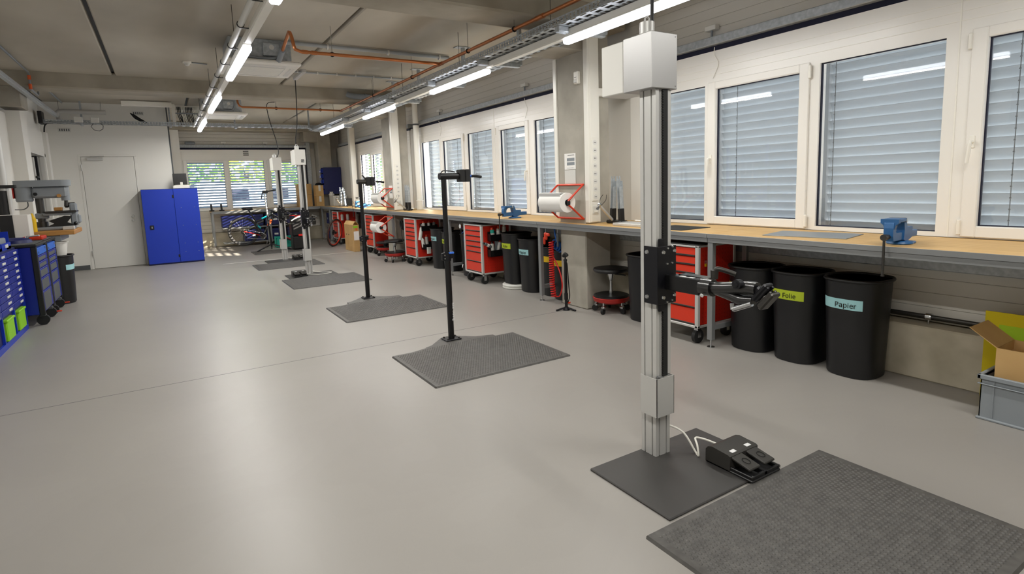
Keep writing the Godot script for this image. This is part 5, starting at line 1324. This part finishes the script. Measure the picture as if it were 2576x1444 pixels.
func far_end() -> void:
	# blue two-door locker against the partition
	var lk := thing("locker", "tall blue metal locker with two doors against the white partition", "locker", V(0.135, 0, -13.48), 0)
	obj("body", mb().bb(-0.5, 0.5, 0.0, 1.548, -0.34, -0.02, 0.003), "blue_dark", lk)
	var dl := obj("door", mb().bb(-0.498, 0.055, 0.03, 1.54, -0.02, 0.0, 0.003), "blue_paint", lk)
	var dr := obj("door", mb().bb(0.06, 0.498, 0.03, 1.54, -0.02, 0.0, 0.003), "blue_paint", lk)
	obj("lock", mb().bb(-0.41, -0.34, 0.735, 0.82, 0, 0.012, 0.003), "black_plastic", dl)
	obj("knob", mb().bb(-0.385, -0.365, 0.755, 0.8, 0.012, 0.03, 0.004), "steel", dl)
	for y in [1.39, 0.16]: obj("hinge", mb().bb(0.03, 0.06, y - 0.03, y + 0.03, 0, 0.008, 0.002), "black_plastic", dl)
	for y in [1.155, 0.785, 0.415, 0.233]:
		for x in [0.17, 0.41]: obj("rivet", mb().cyl(V(x, y, 0), V(x, y, 0.004), 0.008, 0.005, 8), "steel", dr)
	one("binder", mb().bb(0.2, 0.5, 1.55, 1.6, -13.75, -13.5, 0.006).bb(0.22, 0.52, 1.6, 1.618, -13.75, -13.52, 0.003), "white_paint", "flat white stack of folders on the blue locker under the screen", "folder")
	var sc := thing("screen", "small black screen standing on the blue locker", "monitor", V(0.34, 1.618, -13.62))
	obj("panel", mb().bb(-0.125, 0.125, 0.01, 0.24, -0.012, 0.012, 0.004), "black_gloss", sc)
	obj("sticker", mb().bb(0.0, 0.045, 0.0, 0.06, 0.012, 0.014), "pale_plastic", sc)
	one("paper_strip", mb().bb(-0.3, 0.0, 1.549, 1.556, -13.6, -13.49), "paper", "thin white paper strip on the left part of the locker top", "paper")
	# the raised bicycle and its stand
	var st := thing("tripod_stand", "silver and black folding bicycle stand holding the bicycle", "repair stand", V(2.12, 0, -14.45))
	obj("pole", mb().cyl(V(0, 0.1, 0), V(-0.03, 0.85, 0), 0.022, -1, 12), "black_metal", st)
	obj("upper_pole", mb().cyl(V(-0.03, 0.85, 0), V(-0.06, 1.4, 0), 0.017, -1, 12), "aluminium", st)
	for q in [[-0.35, 0.02, 0.15], [0.42, 0.02, 0.2], [0.05, 0.02, -0.35]]: obj("leg", mb().cyl(V(0, 0.16, 0), V(q[0], q[1], q[2]), 0.016, -1, 8), "black_metal", st)
	obj("clamp_head", mb().bb(-0.1, 0.02, 1.38, 1.45, -0.03, 0.03, 0.008).cyl(V(0.0, 1.42, 0), V(0.2, 1.45, 0.02), 0.015, -1, 8).cyl(V(-0.1, 1.4, 0), V(-0.14, 1.25, 0.03), 0.012, -1, 8), "black_plastic", st)
	bicycle()
	# shelf of blue boxes and bins below the end bench
	for q in [[2.55, 0.02, "lower left"], [3.1, 0.02, "lower right"], [2.0, 0.42, "upper left"], [2.55, 0.42, "upper middle"], [3.1, 0.42, "upper right"], [2.0, 0.02, "lower far left"], [1.5, 0.42, "upper far left"]]:
		var t := thing("storage_box", "dark blue storage box under the end bench, %s one" % q[2], "box", V(q[0], q[1] + 0.1, -16.64), 0, "blue boxes under the end bench")
		obj("body", mb().bb(-0.25, 0.25, 0.0, 0.3, -0.05, 0.28, 0.01), "blue_dark", t)
		obj("front_lip", mb().bb(-0.25, 0.25, 0.24, 0.3, 0.28, 0.3, 0.004), "blue_dark", t)
		obj("label_holder", mb().bb(-0.05, 0.05, 0.12, 0.17, 0.28, 0.284), "pale_plastic", t)
	for y in [0.085, 0.48]: one("shelf", mb().bb(1.25, 3.4, y, y + 0.03, -16.68, -16.31, 0.003), "bench_steel", "%s grey shelf carrying blue boxes under the end bench" % ["lower" if y < 0.3 else "upper"], "shelf")
	for q in [[-15.35, 0.08, "lower"], [-15.35, 0.48, "upper"]]:
		var t := thing("storage_box", "dark blue storage box in the corner below the window side bench, %s one" % q[2], "box", V(3.98, q[1], -15.65), RIGHT, "blue boxes under the corner bench")
		obj("body", mb().bb(-0.22, 0.24, 0.0, 0.3, -0.2, 0.18, 0.01), "blue_dark", t)
		for x in [-0.1, 0.1]: obj("label_holder", mb().bb(x - 0.03, x + 0.03, 0.12, 0.17, 0.18, 0.184), "grey_plastic", t)
	var tc := thing("crate", "open turquoise plastic crate on the floor behind the farthest lift stand", "crate", V(2.55, 0.0, -15.2))
	obj("shell", mb().bb(-0.22, 0.22, 0.0, 0.27, 0.14, 0.15).bb(-0.22, 0.22, 0, 0.27, -0.15, -0.14).bb(-0.22, -0.21, 0, 0.27, -0.15, 0.15).bb(0.21, 0.22, 0, 0.27, -0.15, 0.15).bb(-0.22, 0.22, 0, 0.01, -0.15, 0.15).bb(-0.24, 0.24, 0.25, 0.27, 0.145, 0.165, 0.003), "teal_crate", tc)
	var bb := thing("waste_container", "black waste container with a red reflector beside the second lift stand", "bin", V(2.72, 0, -14.12))
	obj("tub", mb().bb(-0.19, 0.19, 0.03, 0.34, -0.16, 0.16, 0.02).bb(-0.2, 0.2, 0.34, 0.66, -0.17, 0.17, 0.03), "black_plastic", bb)
	obj("reflector", mb().bb(-0.06, 0.06, 0.34, 0.39, 0.17, 0.178, 0.01), "red_hose", bb)
	var hm := thing("jacket", "dark jacket with red and white trim lying over the waste container", "clothing", V(2.72, 0.66, -14.12))
	obj("cloth", mb().lathe(p2([0.19, 0.0, 0.2, 0.06, 0.16, 0.12, 0.08, 0.15, 0, 0.15]), 14), "black_rubber", hm)
	obj("trim_band", mb().tube(soft(pts([-0.18, 0.05, 0.1, -0.05, 0.13, 0.14, 0.1, 0.14, 0.1, 0.19, 0.06, 0.05])), 0.018, 6), "white_print", hm)
	obj("trim_band", mb().tube(soft(pts([-0.1, 0.12, 0.1, 0.02, 0.165, 0.06, 0.14, 0.13, 0.04])), 0.016, 6), "red_hose", hm)
	# corner: boxes, rack, white bin
	for q in [[3.43, 0.0, 0.42, 0.33, "lower left", -16.72], [3.43, 0.335, 0.42, 0.3, "upper left", -16.72], [3.765, 0.0, 0.25, 0.28, "lower right", -16.39], [3.765, 0.285, 0.25, 0.3, "upper right", -16.39]]:
		var t := thing("cardboard_box", "brown cardboard box stacked on the corner bench, %s one" % q[4], "box", V(q[0], BENCH + q[1], q[5]), 0, "boxes stacked on the corner bench")
		obj("carton", mb().bx(0, q[3] / 2, 0, q[2] - 0.04, q[3], 0.28, 0.004), "cardboard", t)
		obj("tape", mb().bb(-0.03, 0.03, q[3] * 0.45, q[3] + 0.002, 0.14, 0.1425), "pale_plastic", t)
	one("dark_bag", mb().lathe(p2([0, 0, 0.09, 0.0, 0.1, 0.03, 0.06, 0.07, 0.0, 0.075]), 9, V(3.78, BENCH + 0.586, -16.39)), "black_rubber", "small dark rolled bag on top of the right box stack", "bag")
	one("white_box", mb().bb(4.0, 4.38, BENCH, BENCH + 0.28, -16.2, -15.75, 0.01), "pale_plastic", "pale plastic box on the bench below the blue bin rack", "box")
	one("white_bag", mb().lathe(p2([0, 0, 0.07, 0.0, 0.085, 0.04, 0.04, 0.08, 0.055, 0.11, 0.0, 0.1]), 7, V(4.05, BENCH + 0.281, -16.12)), "white_paint", "crumpled white bag on the pale plastic box", "bag")
	var rk := thing("bin_rack", "dark blue steel cabinet of open bins seen from its closed side, in the corner", "rack", V(4.16, 1.28, -16.4))
	obj("side_panel", mb().bb(-0.25, 0.25, 0.0, 0.755, 0.085, 0.1, 0.003), "blue_dark", rk)
	obj("side_panel", mb().bb(-0.25, 0.25, 0.0, 0.755, -0.12, -0.105, 0.003), "blue_dark", rk)
	obj("back_panel", mb().bb(0.235, 0.25, 0.0, 0.755, -0.105, 0.085), "blue_dark", rk)
	for k in 5:
		var y := 0.01 + k * 0.15
		var b := obj("storage_bin", mb().bb(-0.31, 0.2, y, y + 0.008, -0.1, 0.08).bb(-0.27, 0.2, y, y + 0.11, 0.072, 0.08).bb(-0.27, 0.2, y, y + 0.11, -0.1, -0.092).bb(-0.315, -0.3, y, y + 0.07, -0.1, 0.08), "blue_paint", rk)
		obj("label_holder", mb().bb(-0.32, -0.315, y + 0.015, y + 0.05, -0.05, 0.05), "pale_plastic", b)
	var bd := thing("bowl", "white bowl with a brush standing on the sunlit bench", "bowl", V(4.05, BENCH, -13.85))
	obj("bowl", mb().lathe(p2([0, 0.0, 0.05, 0.0, 0.09, 0.06, 0.085, 0.06, 0.045, 0.01, 0, 0.01]), 18), "white_duct", bd)
	obj("brush", mb().cyl(V(0, 0.02, 0), V(-0.06, 0.15, -0.05), 0.006, -1, 6), "wood_dark", bd)
	var jr := thing("glass_jar", "clear glass jar at the back of the sunlit bench", "jar", V(4.3, BENCH, -14.45))
	obj("jar", mb().lathe(p2([0, 0, 0.07, 0, 0.075, 0.01, 0.075, 0.16, 0.06, 0.19, 0.06, 0.2]), 18), "clear", jr)
	obj("lid", mb().cyl(V(0, 0.2, 0), V(0, 0.23, 0), 0.063, -1, 18), "dark_grey", jr)
	one("tool_case", mb().bb(4.25, 4.43, BENCH, BENCH + 0.2, -15.5, -15.2, 0.01), "dark_grey", "dark case standing at the wall behind the glass jar", "case")
	for k in 3: one("bench_part", mb().bx(3.96 + k * 0.06, BENCH + 0.012, -13.55 + k * 0.09, 0.05, 0.02, 0.1, 0.008), "dark_steel", "small dark metal part lying by the white bowl, %s" % ["nearest the edge", "middle one", "nearest the vise"][k], "part", "loose parts on the bench")
	for q in [[1.05, -16.45, "left"], [1.28, -16.42, "right"]]:
		var t := thing("telephone", "small black cordless handset in its cradle on the end bench, %s one" % q[2], "telephone", V(q[0], BENCH, q[1]), 0, "handsets on the end bench")
		obj("cradle", mb().bx(0, 0.015, 0, 0.12, 0.03, 0.1, 0.01), "black_plastic", t)
		var hb := mb()
		hb.x = xf(V(0, 0.02, -0.02), 0, -0.3)
		hb.bb(-0.024, 0.024, 0, 0.17, -0.012, 0.012, 0.006)
		obj("handset", hb, "black_plastic", t)
	# red wheel and carton leaning at the bench
	var wh := thing("wheel", "loose bicycle wheel with a red rim leaning against the farthest cabinet", "wheel", V(3.55, 0.345, -14.1), 0)
	wh.basis = Basis(Vector3.UP, -0.77) * Basis(V(0, 0, 1), -0.16) 
	wheel_parts(wh, 0.345, "red_paint", "tyre")
	var bx := thing("cardboard_box", "tall slim cardboard carton standing before the farthest bench leg", "box", V(3.62, 0, -12.84), 0)
	obj("carton", mb().bb(-0.07, 0.07, 0, 0.6, -0.36, 0.34, 0.004), "cardboard", bx)
	for s in [-1, 1]:
		var fl := mb()
		fl.x = xf(V(s * 0.07, 0.6, -0.01), 0, 0, s * 0.6)
		fl.bb(-0.002, 0.002, 0, 0.1, -0.35, 0.35)
		obj("flap", fl, "cardboard", bx)
	obj("shipping_label", mb().bb(-0.055, 0.06, 0.26, 0.46, 0.34, 0.342), "paper", bx)
	obj("green_tag", mb().bb(-0.06, 0.04, 0.54, 0.585, 0.34, 0.342), "green_crate", bx)
	obj("arrow_print", mb().bb(-0.01, 0.03, 0.48, 0.53, 0.34, 0.3415), "orange_band", bx)
	for z in [-0.2, -0.02]: obj("grip_hole", mb().bb(-0.0715, -0.07, 0.36, 0.385, z - 0.025, z + 0.025), "ink", bx)

func wheel_parts(t: Node3D, r: float, rim: String, tyre: String) -> void:     # axle along local x
	var q := PackedVector3Array(); var q2 := PackedVector3Array()
	for k in 40:
		q.append(V(0, sin(TAU * k / 40) * (r - 0.012), cos(TAU * k / 40) * (r - 0.012)))
		q2.append(V(0, sin(TAU * k / 40) * (r - 0.036), cos(TAU * k / 40) * (r - 0.036)))
	obj("tyre", mb().tube(q, 0.022, 8, true), tyre, t)
	obj("rim", mb().tube(q2, 0.015, 8, true), rim, t)
	obj("hub", mb().cyl(V(-0.045, 0, 0), V(0.045, 0, 0), 0.018, -1, 12).cyl(V(-0.03, 0, 0), V(-0.027, 0, 0), 0.03, -1, 12).cyl(V(0.027, 0, 0), V(0.03, 0, 0), 0.03, -1, 12), "black_metal", t)
	obj("brake_disc", mb().cyl(V(-0.036, 0, 0), V(-0.034, 0, 0), 0.07, -1, 20), "dark_steel", t)
	for k in 24:
		var a := TAU * k / 24
		obj("spoke", mb().cyl(V(0.028 if k % 2 else -0.028, sin(a + 0.5) * 0.028, cos(a + 0.5) * 0.028), V(0, sin(a) * (r - 0.045), cos(a) * (r - 0.045)), 0.0013, -1, 4, false), "steel", t)

func bicycle() -> void:      # in its own plane: x forwards (right), y up; origin at the rear hub
	var t := thing("bicycle", "raised full suspension bicycle with turquoise and orange frame held by the stand", "bicycle", V(1.57, 0.49, -14.75))
	for q in [[0.0, 0.0, "rear_wheel"], [1.13, 0.02, "front_wheel"]]:
		var w := Node3D.new()
		w.name = q[2]
		t.add_child(w)
		w.position = V(q[0], q[1], 0); w.rotation.y = PI / 2
		wheel_parts(w, 0.335, "red_hose" if q[0] > 0.5 else "black_metal", "tyre_black")
	obj("main_frame", mb().tube(pts([0.3, 0.22, 0, 0.42, 0.26, 0, 0.66, 0.36, 0]), 0.022, 8).tube(pts([0.33, 0.0, 0, 0.42, -0.14, 0, 0.5, 0.0, 0, 0.68, 0.3, 0]), 0.026, 8), "black_gloss", t)
	obj("frame_accent", mb().cyl(V(0.42, 0.275, 0.005), V(0.55, 0.33, 0.005), 0.024, -1, 8).cyl(V(0.3, 0.14, 0.005), V(0.38, 0.05, 0.005), 0.022, -1, 8), "teal_frame", t)
	obj("down_tube_accent", mb().cyl(V(0.55, 0.1, 0.006), V(0.64, 0.24, 0.006), 0.03, -1, 8), "orange_band", t)
	obj("seat_tube", mb().tube(pts([0.42, -0.14, 0, 0.3, 0.2, 0, 0.15, 0.5, 0]), 0.018, 8), "black_metal", t)
	obj("saddle", mb().tube(soft(pts([0.02, 0.545, 0, 0.12, 0.53, 0, 0.24, 0.53, 0])), 0.03, 8).bb(0.0, 0.12, 0.53, 0.56, -0.065, 0.065, 0.012), "black_plastic", t)
	for z in [-0.06, 0.06]: obj("chainstay", mb().tube(pts([0.0, 0.0, z, 0.2, -0.06, z, 0.4, -0.13, z * 0.6]), 0.014, 6), "red_hose", t)
	for z in [-0.05, 0.05]: obj("seatstay", mb().tube(pts([0.0, 0.0, z, 0.28, 0.1, z * 0.6, 0.36, 0.16, z * 0.5]), 0.011, 6), "black_gloss", t)
	for z in [-0.06, 0.06]: obj("fork_leg", mb().tube(pts([0.7, 0.36, z * 0.6, 0.78, 0.3, z, 1.13, 0.02, z]), 0.018, 8), "black_gloss", t)
	obj("head_tube", mb().cyl(V(0.66, 0.4, 0), V(0.71, 0.27, 0), 0.027, -1, 10), "black_gloss", t)
	obj("handlebar", mb().tube(soft(pts([0.62, 0.48, -0.36, 0.68, 0.46, -0.15, 0.7, 0.44, 0, 0.68, 0.46, 0.15, 0.62, 0.48, 0.36])), 0.013, 8).cyl(V(0.66, 0.4, 0), V(0.7, 0.45, 0), 0.02, -1, 8), "black_metal", t)
	obj("lamp", mb().ball(V(0.74, 0.48, 0.05), 0.045, 10), "white_duct", t)
	obj("chainring", mb().cyl(V(0.42, -0.14, 0.045), V(0.42, -0.14, 0.05), 0.075, -1, 24), "dark_steel", t)
	obj("crank", mb().cyl(V(0.42, -0.14, 0.06), V(0.27, -0.06, 0.065), 0.012, -1, 8).bx(0.26, -0.055, 0.1, 0.08, 0.02, 0.07, 0.004), "black_metal", t)
	obj("chain", mb().tube(pts([0.0, 0.05, 0.045, 0.42, -0.065, 0.048, 0.49, -0.14, 0.048, 0.42, -0.215, 0.048, 0.05, -0.17, 0.045]), 0.005, 5), "steel", t)
	obj("cassette", mb().cyl(V(0, 0, 0.035), V(0, 0, 0.06), 0.06, 0.035, 20), "dark_steel", t)
	obj("derailleur", mb().tube(pts([0.0, -0.03, 0.055, 0.03, -0.1, 0.055, 0.05, -0.17, 0.05]), 0.014, 6), "black_metal", t)
	obj("shock", mb().cyl(V(0.3, 0.16, 0), V(0.46, 0.22, 0), 0.022, -1, 10), "dark_steel", t)

func left_side() -> void:
	# blue drawer cabinet along the left wall; local x -> world -z, front +z -> world +x
	var dc := thing("drawer_cabinet", "long dark blue drawer cabinet with white label strips at the left edge", "drawer cabinet", V(-1.41, 0, -8.05), PI / 2)
	obj("body", mb().bb(-2.1, 0.0, 0.0, 0.92, -0.34, -0.02, 0.003), "blue_dark", dc)
	obj("plinth", mb().bb(-2.1, 0.0, 0.0, 0.06, -0.02, 0.0), "blue_paint", dc)
	for x in [-2.08, -1.56, -1.04, -0.52, -0.01]: obj("upright", mb().bb(x - 0.012, x + 0.012, 0.06, 0.31, -0.02, 0.0), "blue_paint", dc)
	for k in 9:
		for c in 4:
			var x0 := -2.085 + c * 0.52
			var y0 := 0.31 + k * 0.066
			var d := obj("drawer", mb().bb(x0, x0 + 0.51, y0 + 0.003, y0 + 0.062, -0.03, 0.006, 0.003), "blue_drawer", dc)
			obj("label_strip", mb().bb(x0 + 0.27, x0 + 0.4, y0 + 0.02, y0 + 0.044, 0.006, 0.011, 0.002), "pale_plastic", d)
	for q in [[-0.27, "right"], [-0.8, "left"]]:
		var gb := thing("green_bin", "bright green plastic bin in the bottom compartment of the blue cabinet, %s one" % q[0 if false else 1], "box", V(-1.43, 0.06, -8.05 - q[0]), PI / 2, "green bins in the blue cabinet")
		obj("tub", mb().bb(-0.15, 0.15, 0, 0.2, -0.02, 0.03, 0.01), "green_crate", gb)
		obj("lid_rim", mb().bb(-0.165, 0.165, 0.19, 0.215, -0.02, 0.04, 0.006), "green_crate", gb)
	# shelf unit and tool board standing behind it against the wall
	var rk := thing("tool_board", "tall dark blue shelf frame with hanging tools at the left edge", "tool board", V(-1.6, 0.92, -8.1), PI / 2)
	obj("back_panel", mb().bb(-1.9, -0.02, 0.0, 1.08, -0.1, -0.085), "blue_dark", rk)
	obj("post", mb().bb(-0.05, 0.0, 0.0, 1.1, -0.08, -0.03, 0.003), "blue_paint", rk)
	obj("post", mb().bb(-1.0, -0.95, 0.0, 1.1, -0.08, -0.03, 0.003), "blue_paint", rk)
	for y in [0.24, 0.9]: obj("rail", mb().bb(-1.9, 0.0, y, y + 0.035, -0.06, -0.02, 0.003), "grey_plastic", rk)
	for q in [[-0.35, 0.0, "right"], [-0.8, 0.0, "left"]]:
		var t := thing("storage_box", "blue open fronted box with a label on the drawer cabinet, %s one" % q[2], "box", V(-1.5, 0.92, -8.05 - q[0]), PI / 2, "blue boxes on the drawer cabinet")
		obj("body", mb().bb(-0.2, 0.2, 0.0, 0.03, -0.1, 0.07).bb(-0.2, 0.2, 0, 0.2, -0.1, -0.09).bb(-0.2, -0.19, 0, 0.18, -0.1, 0.06).bb(0.19, 0.2, 0, 0.18, -0.1, 0.06).bb(-0.2, 0.2, 0, 0.07, 0.06, 0.07), "blue_paint", t)
		obj("label_strip", mb().bb(-0.06, 0.06, 0.02, 0.055, 0.07, 0.074), "pale_plastic", t)
		obj("content", mb().bb(-0.17, 0.17, 0.03, 0.12, -0.08, 0.04, 0.01), "grey_plastic", t)
	for k in 5:
		var t := thing("hanging_tool", "steel hand tool hanging on the blue board, %s" % ["first from the right", "second from the right", "third from the right", "fourth from the right", "fifth from the right"][k], "tool", V(-1.68, 1.3, -7.95 + 0.16 * k), PI / 2, "tools on the blue board")
		obj("shaft", mb().bb(-0.012, 0.012, 0.12, 0.4, 0.0, 0.012, 0.003), "steel", t)
		obj("grip", mb().bb(-0.018, 0.018, 0.0, 0.13, -0.004, 0.02, 0.006), "wood_dark" if k % 2 else "black_rubber", t)
	# two blue roller cabinets
	var names := ["blue roller cabinet with black edges, nearer of two beside the drawer cabinet", "blue roller cabinet with a red brake lever, farther of two by the drill press"]
	for i in 2:
		var t := thing("roller_cabinet", names[i], "tool cabinet", V(-1.265, 0, -8.42 - i * 0.67), PI / 2, "blue roller cabinets")
		obj("body", mb().bb(-0.31, 0.31, 0.13, 0.9, -0.44, -0.02, 0.006), "blue_drawer", t)
		obj("edge_guard", mb().bb(-0.32, -0.285, 0.12, 0.9, -0.045, 0.008, 0.006), "black_rubber", t)
		obj("edge_guard", mb().bb(0.29, 0.32, 0.12, 0.9, -0.045, 0.008, 0.006), "black_rubber", t)
		obj("top", mb().bb(-0.325, 0.325, 0.9, 0.93, -0.45, 0.012, 0.008), "black_rubber", t)
		obj("top_mat", mb().bb(-0.29, 0.29, 0.93, 0.934, -0.42, -0.02), "dark_grey", t)
		var y := 0.885
		for h in [0.09, 0.075, 0.075, 0.11, 0.15, 0.23]:
			var d := obj("drawer", mb().bb(-0.275, 0.28, y - h + 0.004, y - 0.003, -0.03, 0.006, 0.004), "blue_accent" if h == 0.09 else "blue_drawer", t)
			if h != 0.09: obj("drawer_panel", mb().bb(-0.255, 0.17, y - h + 0.014, y - 0.02, 0.004, 0.0085, 0.002), "dark_grey", d)
			else: obj("lock", mb().cyl(V(0.2, y - 0.03, 0.006), V(0.2, y - 0.03, 0.012), 0.012, -1, 12).cyl(V(-0.22, y - 0.055, 0.006), V(-0.22, y - 0.055, 0.012), 0.012, -1, 12), "steel", d)
			y -= h
		for x in [-0.24, 0.24]:
			for z in [-0.38, -0.03]:
				obj("wheel", mb().cyl(V(x - 0.02, 0.06, z), V(x + 0.02, 0.06, z), 0.06, -1, 20), "black_rubber", t)
				obj("caster_fork", mb().bb(x - 0.026, x + 0.026, 0.1, 0.135, z - 0.03, z + 0.03, 0.006), "dark_grey", t)
		obj("brake_lever", mb().bx(0.24, 0.06, 0.05, 0.03, 0.014, 0.06, 0.004), "red_paint", t)
	one("cloth", mb().lathe(p2([0.16, 0.0, 0.15, 0.035, 0.09, 0.06, 0, 0.065]), 9, V(-1.5, 0.934, -8.5)), "blue_dark", "crumpled dark blue cloth on the nearer roller cabinet", "cloth")
	one("red_tool_box", mb().bb(-1.5, -1.3, 0.934, 0.98, -9.15, -8.85, 0.01), "red_paint", "flat red case on the farther roller cabinet", "case")
	one("tap_wrench", mb().cyl(V(-1.42, 0.99, -8.7), V(-1.3, 1.0, -8.66), 0.009, -1, 8).ball(V(-1.42, 0.98, -8.7), 0.022, 8), "steel", "small shiny steel wrench lying between the roller cabinets", "tool")
	# drill press on its bench
	var bn := thing("drill_bench", "small wood topped bench carrying the drill press against the left wall", "workbench", V(-1.42, 0, -9.98))
	obj("worktop", mb().bb(-0.34, 0.36, 0.94, 1.0, -0.42, 0.42, 0.006), "wood_dark", bn)
	obj("apron", mb().bb(-0.3, 0.2, 0.86, 0.94, -0.38, 0.38, 0.004), "grey_plastic", bn)
	for x in [-0.28]:
		for z in [-0.34, 0.34]: obj("leg", mb().bb(x - 0.025, x + 0.025, 0, 0.86, z - 0.025, z + 0.025, 0.003), "grey_plastic", bn)
	var dp := thing("drill_press", "grey bench drill press with a black ball knob on its belt cover", "drill press", V(-1.46, 1.0, -9.95))
	obj("foot", mb().bb(-0.08, 0.38, 0.0, 0.045, -0.12, 0.12, 0.012), "grey_plastic", dp)
	obj("column", mb().cyl(V(0.02, 0.045, 0), V(0.02, 0.6, 0), 0.045, -1, 20).cyl(V(0.02, 0.04, 0), V(0.02, 0.12, 0), 0.065, -1, 20), "dark_steel", dp)
	obj("table_arm", mb().bb(-0.04, 0.1, 0.16, 0.24, -0.05, 0.05, 0.012).bb(0.05, 0.36, 0.2, 0.235, -0.1, 0.1, 0.006), "grey_plastic", dp)
	obj("table", mb().bb(0.08, 0.42, 0.235, 0.26, -0.13, 0.13, 0.004), "dark_steel", dp)
	obj("head_body", mb().bb(-0.04, 0.34, 0.44, 0.6, -0.07, 0.07, 0.025), "grey_plastic", dp)
	obj("quill_housing", mb().cyl(V(0.31, 0.4, 0), V(0.31, 0.62, 0), 0.05, -1, 20), "grey_plastic", dp)
	var cov := mb()
	cov.x = Transform3D(Basis(Vector3.RIGHT, -PI / 2), V(0, 0.6, 0))
	var op := PackedVector2Array()
	for k in 13: op.append(V2(-0.12, 0, 0.11, PI / 2 + PI * k / 12))
	for k in 13: op.append(V2(0.28, 0, 0.11, -PI / 2 + PI * k / 12))
	cov.prism(op, 0.0, 0.085, true)
	obj("belt_cover", cov, "grey_plastic", dp)
	obj("cover_knob", mb().cyl(V(0.04, 0.685, 0.02), V(0.04, 0.715, 0.02), 0.008, -1, 8).ball(V(0.04, 0.73, 0.02), 0.022, 10), "black_plastic", dp)
	obj("motor", mb().cyl(V(-0.13, 0.42, 0), V(-0.13, 0.6, 0), 0.095, -1, 24).cyl(V(-0.13, 0.4, 0), V(-0.13, 0.42, 0), 0.085, 0.095, 24), "grey_plastic", dp)
	obj("motor_bracket", mb().bb(-0.24, -0.225, 0.45, 0.6, -0.06, 0.06, 0.003), "red_dark", dp)
	obj("chuck", mb().cyl(V(0.31, 0.375, 0), V(0.31, 0.405, 0), 0.022, -1, 14).cyl(V(0.31, 0.32, 0), V(0.31, 0.375, 0), 0.03, 0.024, 14).cyl(V(0.31, 0.3, 0), V(0.31, 0.32, 0), 0.018, 0.03, 14), "dark_steel", dp)
	obj("feed_knob", mb().cyl(V(0.25, 0.47, 0.06), V(0.25, 0.47, 0.1), 0.024, -1, 14), "wood_dark", dp)
	obj("lock_knob", mb().cyl(V(0.0, 0.5, 0.06), V(0.0, 0.5, 0.1), 0.022, -1, 14), "black_plastic", dp)
	obj("power_cable", mb().tube(soft(pts([-0.1, 0.41, 0.03, -0.1, 0.34, 0.04, -0.15, 0.3, 0.04, -0.24, 0.3, 0.03])), 0.007, 6), "dark_grey", dp)
	var mv := thing("machine_vise", "grey machine vise with a black lever on the drill press table", "vise", V(-1.1, 1.0, -9.95))
	obj("body", mb().bb(-0.02, 0.06, 0.05, 0.36, -0.06, 0.06, 0.015).bb(0.04, 0.09, 0.08, 0.2, -0.05, 0.05, 0.015), "grey_plastic", mv)
	obj("lever", mb().bb(-0.06, 0.045, 0.355, 0.37, -0.015, 0.015, 0.005), "black_plastic", mv)
	obj("knob", mb().ball(V(0.03, 0.08, 0.06), 0.025, 8), "black_plastic", mv)
	one("brush_block", mb().bb(-1.29, -1.2, 1.262, 1.31, -9.99, -9.9, 0.006), "wood_dark", "small brown block on the drill press table", "block")
	one("black_wedge", mb().prism(p2([-1.38, 1.05, -1.06, 1.05, -1.16, 1.1, -1.1, 1.18, -1.18, 1.19, -1.36, 1.13, -1.3, 1.09]), -9.9, -9.84), "black_rubber", "black angular bracket below the drill press table", "bracket")
	one("clamp_bar", mb().bb(-1.2, -1.07, 1.0, 1.05, -9.8, -9.7, 0.008), "aluminium", "bright clamping bar at the front edge of the drill bench", "clamp")
	# left of the drill press
	var gr := thing("grinder_cabinet", "white and dark box on the shelf left of the drill press", "box", V(-1.6, 0.0, -9.42))
	obj("body", mb().bb(-0.14, 0.12, 0.93, 1.24, -0.12, 0.12, 0.006), "white_paint", gr)
	obj("side_panel", mb().bb(-0.16, -0.03, 0.93, 1.24, 0.12, 0.128), "black_plastic", gr)
	obj("stand", mb().bb(-0.12, 0.1, 0.0, 0.93, -0.1, 0.1, 0.006), "dark_grey", gr)
	one("yellow_bottle", mb().lathe(p2([0, 0, 0.035, 0, 0.037, 0.01, 0.037, 0.17, 0.02, 0.21, 0.012, 0.24, 0, 0.25]), 14, V(-1.5, 1.0, -9.7)), "yellow_label", "yellow spray bottle with a dark cap beside the white box", "bottle")
	var dk := thing("extraction_pipe", "silver vertical pipe ending in a dark cylinder on the left wall", "pipe", V(-1.68, 0, -9.35))
	obj("pipe", mb().cyl(V(0, 1.55, 0), V(0, 2.9, 0), 0.045, -1, 16), "aluminium", dk)
	obj("filter", mb().cyl(V(-0.02, 1.25, 0), V(-0.02, 1.55, 0), 0.075, -1, 16), "black_plastic", dk)
	obj("tie_rod", mb().cyl(V(0.05, 1.25, 0.05), V(0.05, 1.55, 0.05), 0.02, -1, 8), "aluminium", dk)
	obj("bracket", mb().bb(-0.06, 0.12, 1.58, 1.62, -0.03, 0.06, 0.005), "black_plastic", dk)
	var bu := thing("bucket", "white plastic bucket on the dark bin beyond the roller cabinets", "bucket", V(-1.27, 0.66, -9.72))
	obj("tub", mb().lathe(p2([0, 0, 0.075, 0, 0.1, 0.17, 0.112, 0.172, 0.112, 0.185, 0.095, 0.185, 0.07, 0.01, 0, 0.01]), 20), "white_paint", bu)
	bin("dark bin with a pale blue label beyond the blue roller cabinets", V(-1.32, 0, -9.72), 0.66, "-b", 0.0, "bins on the left side")

func V2(cx: float, cy: float, r: float, a: float) -> Vector2: return Vector2(cx + r * cos(a), cy + r * sin(a))
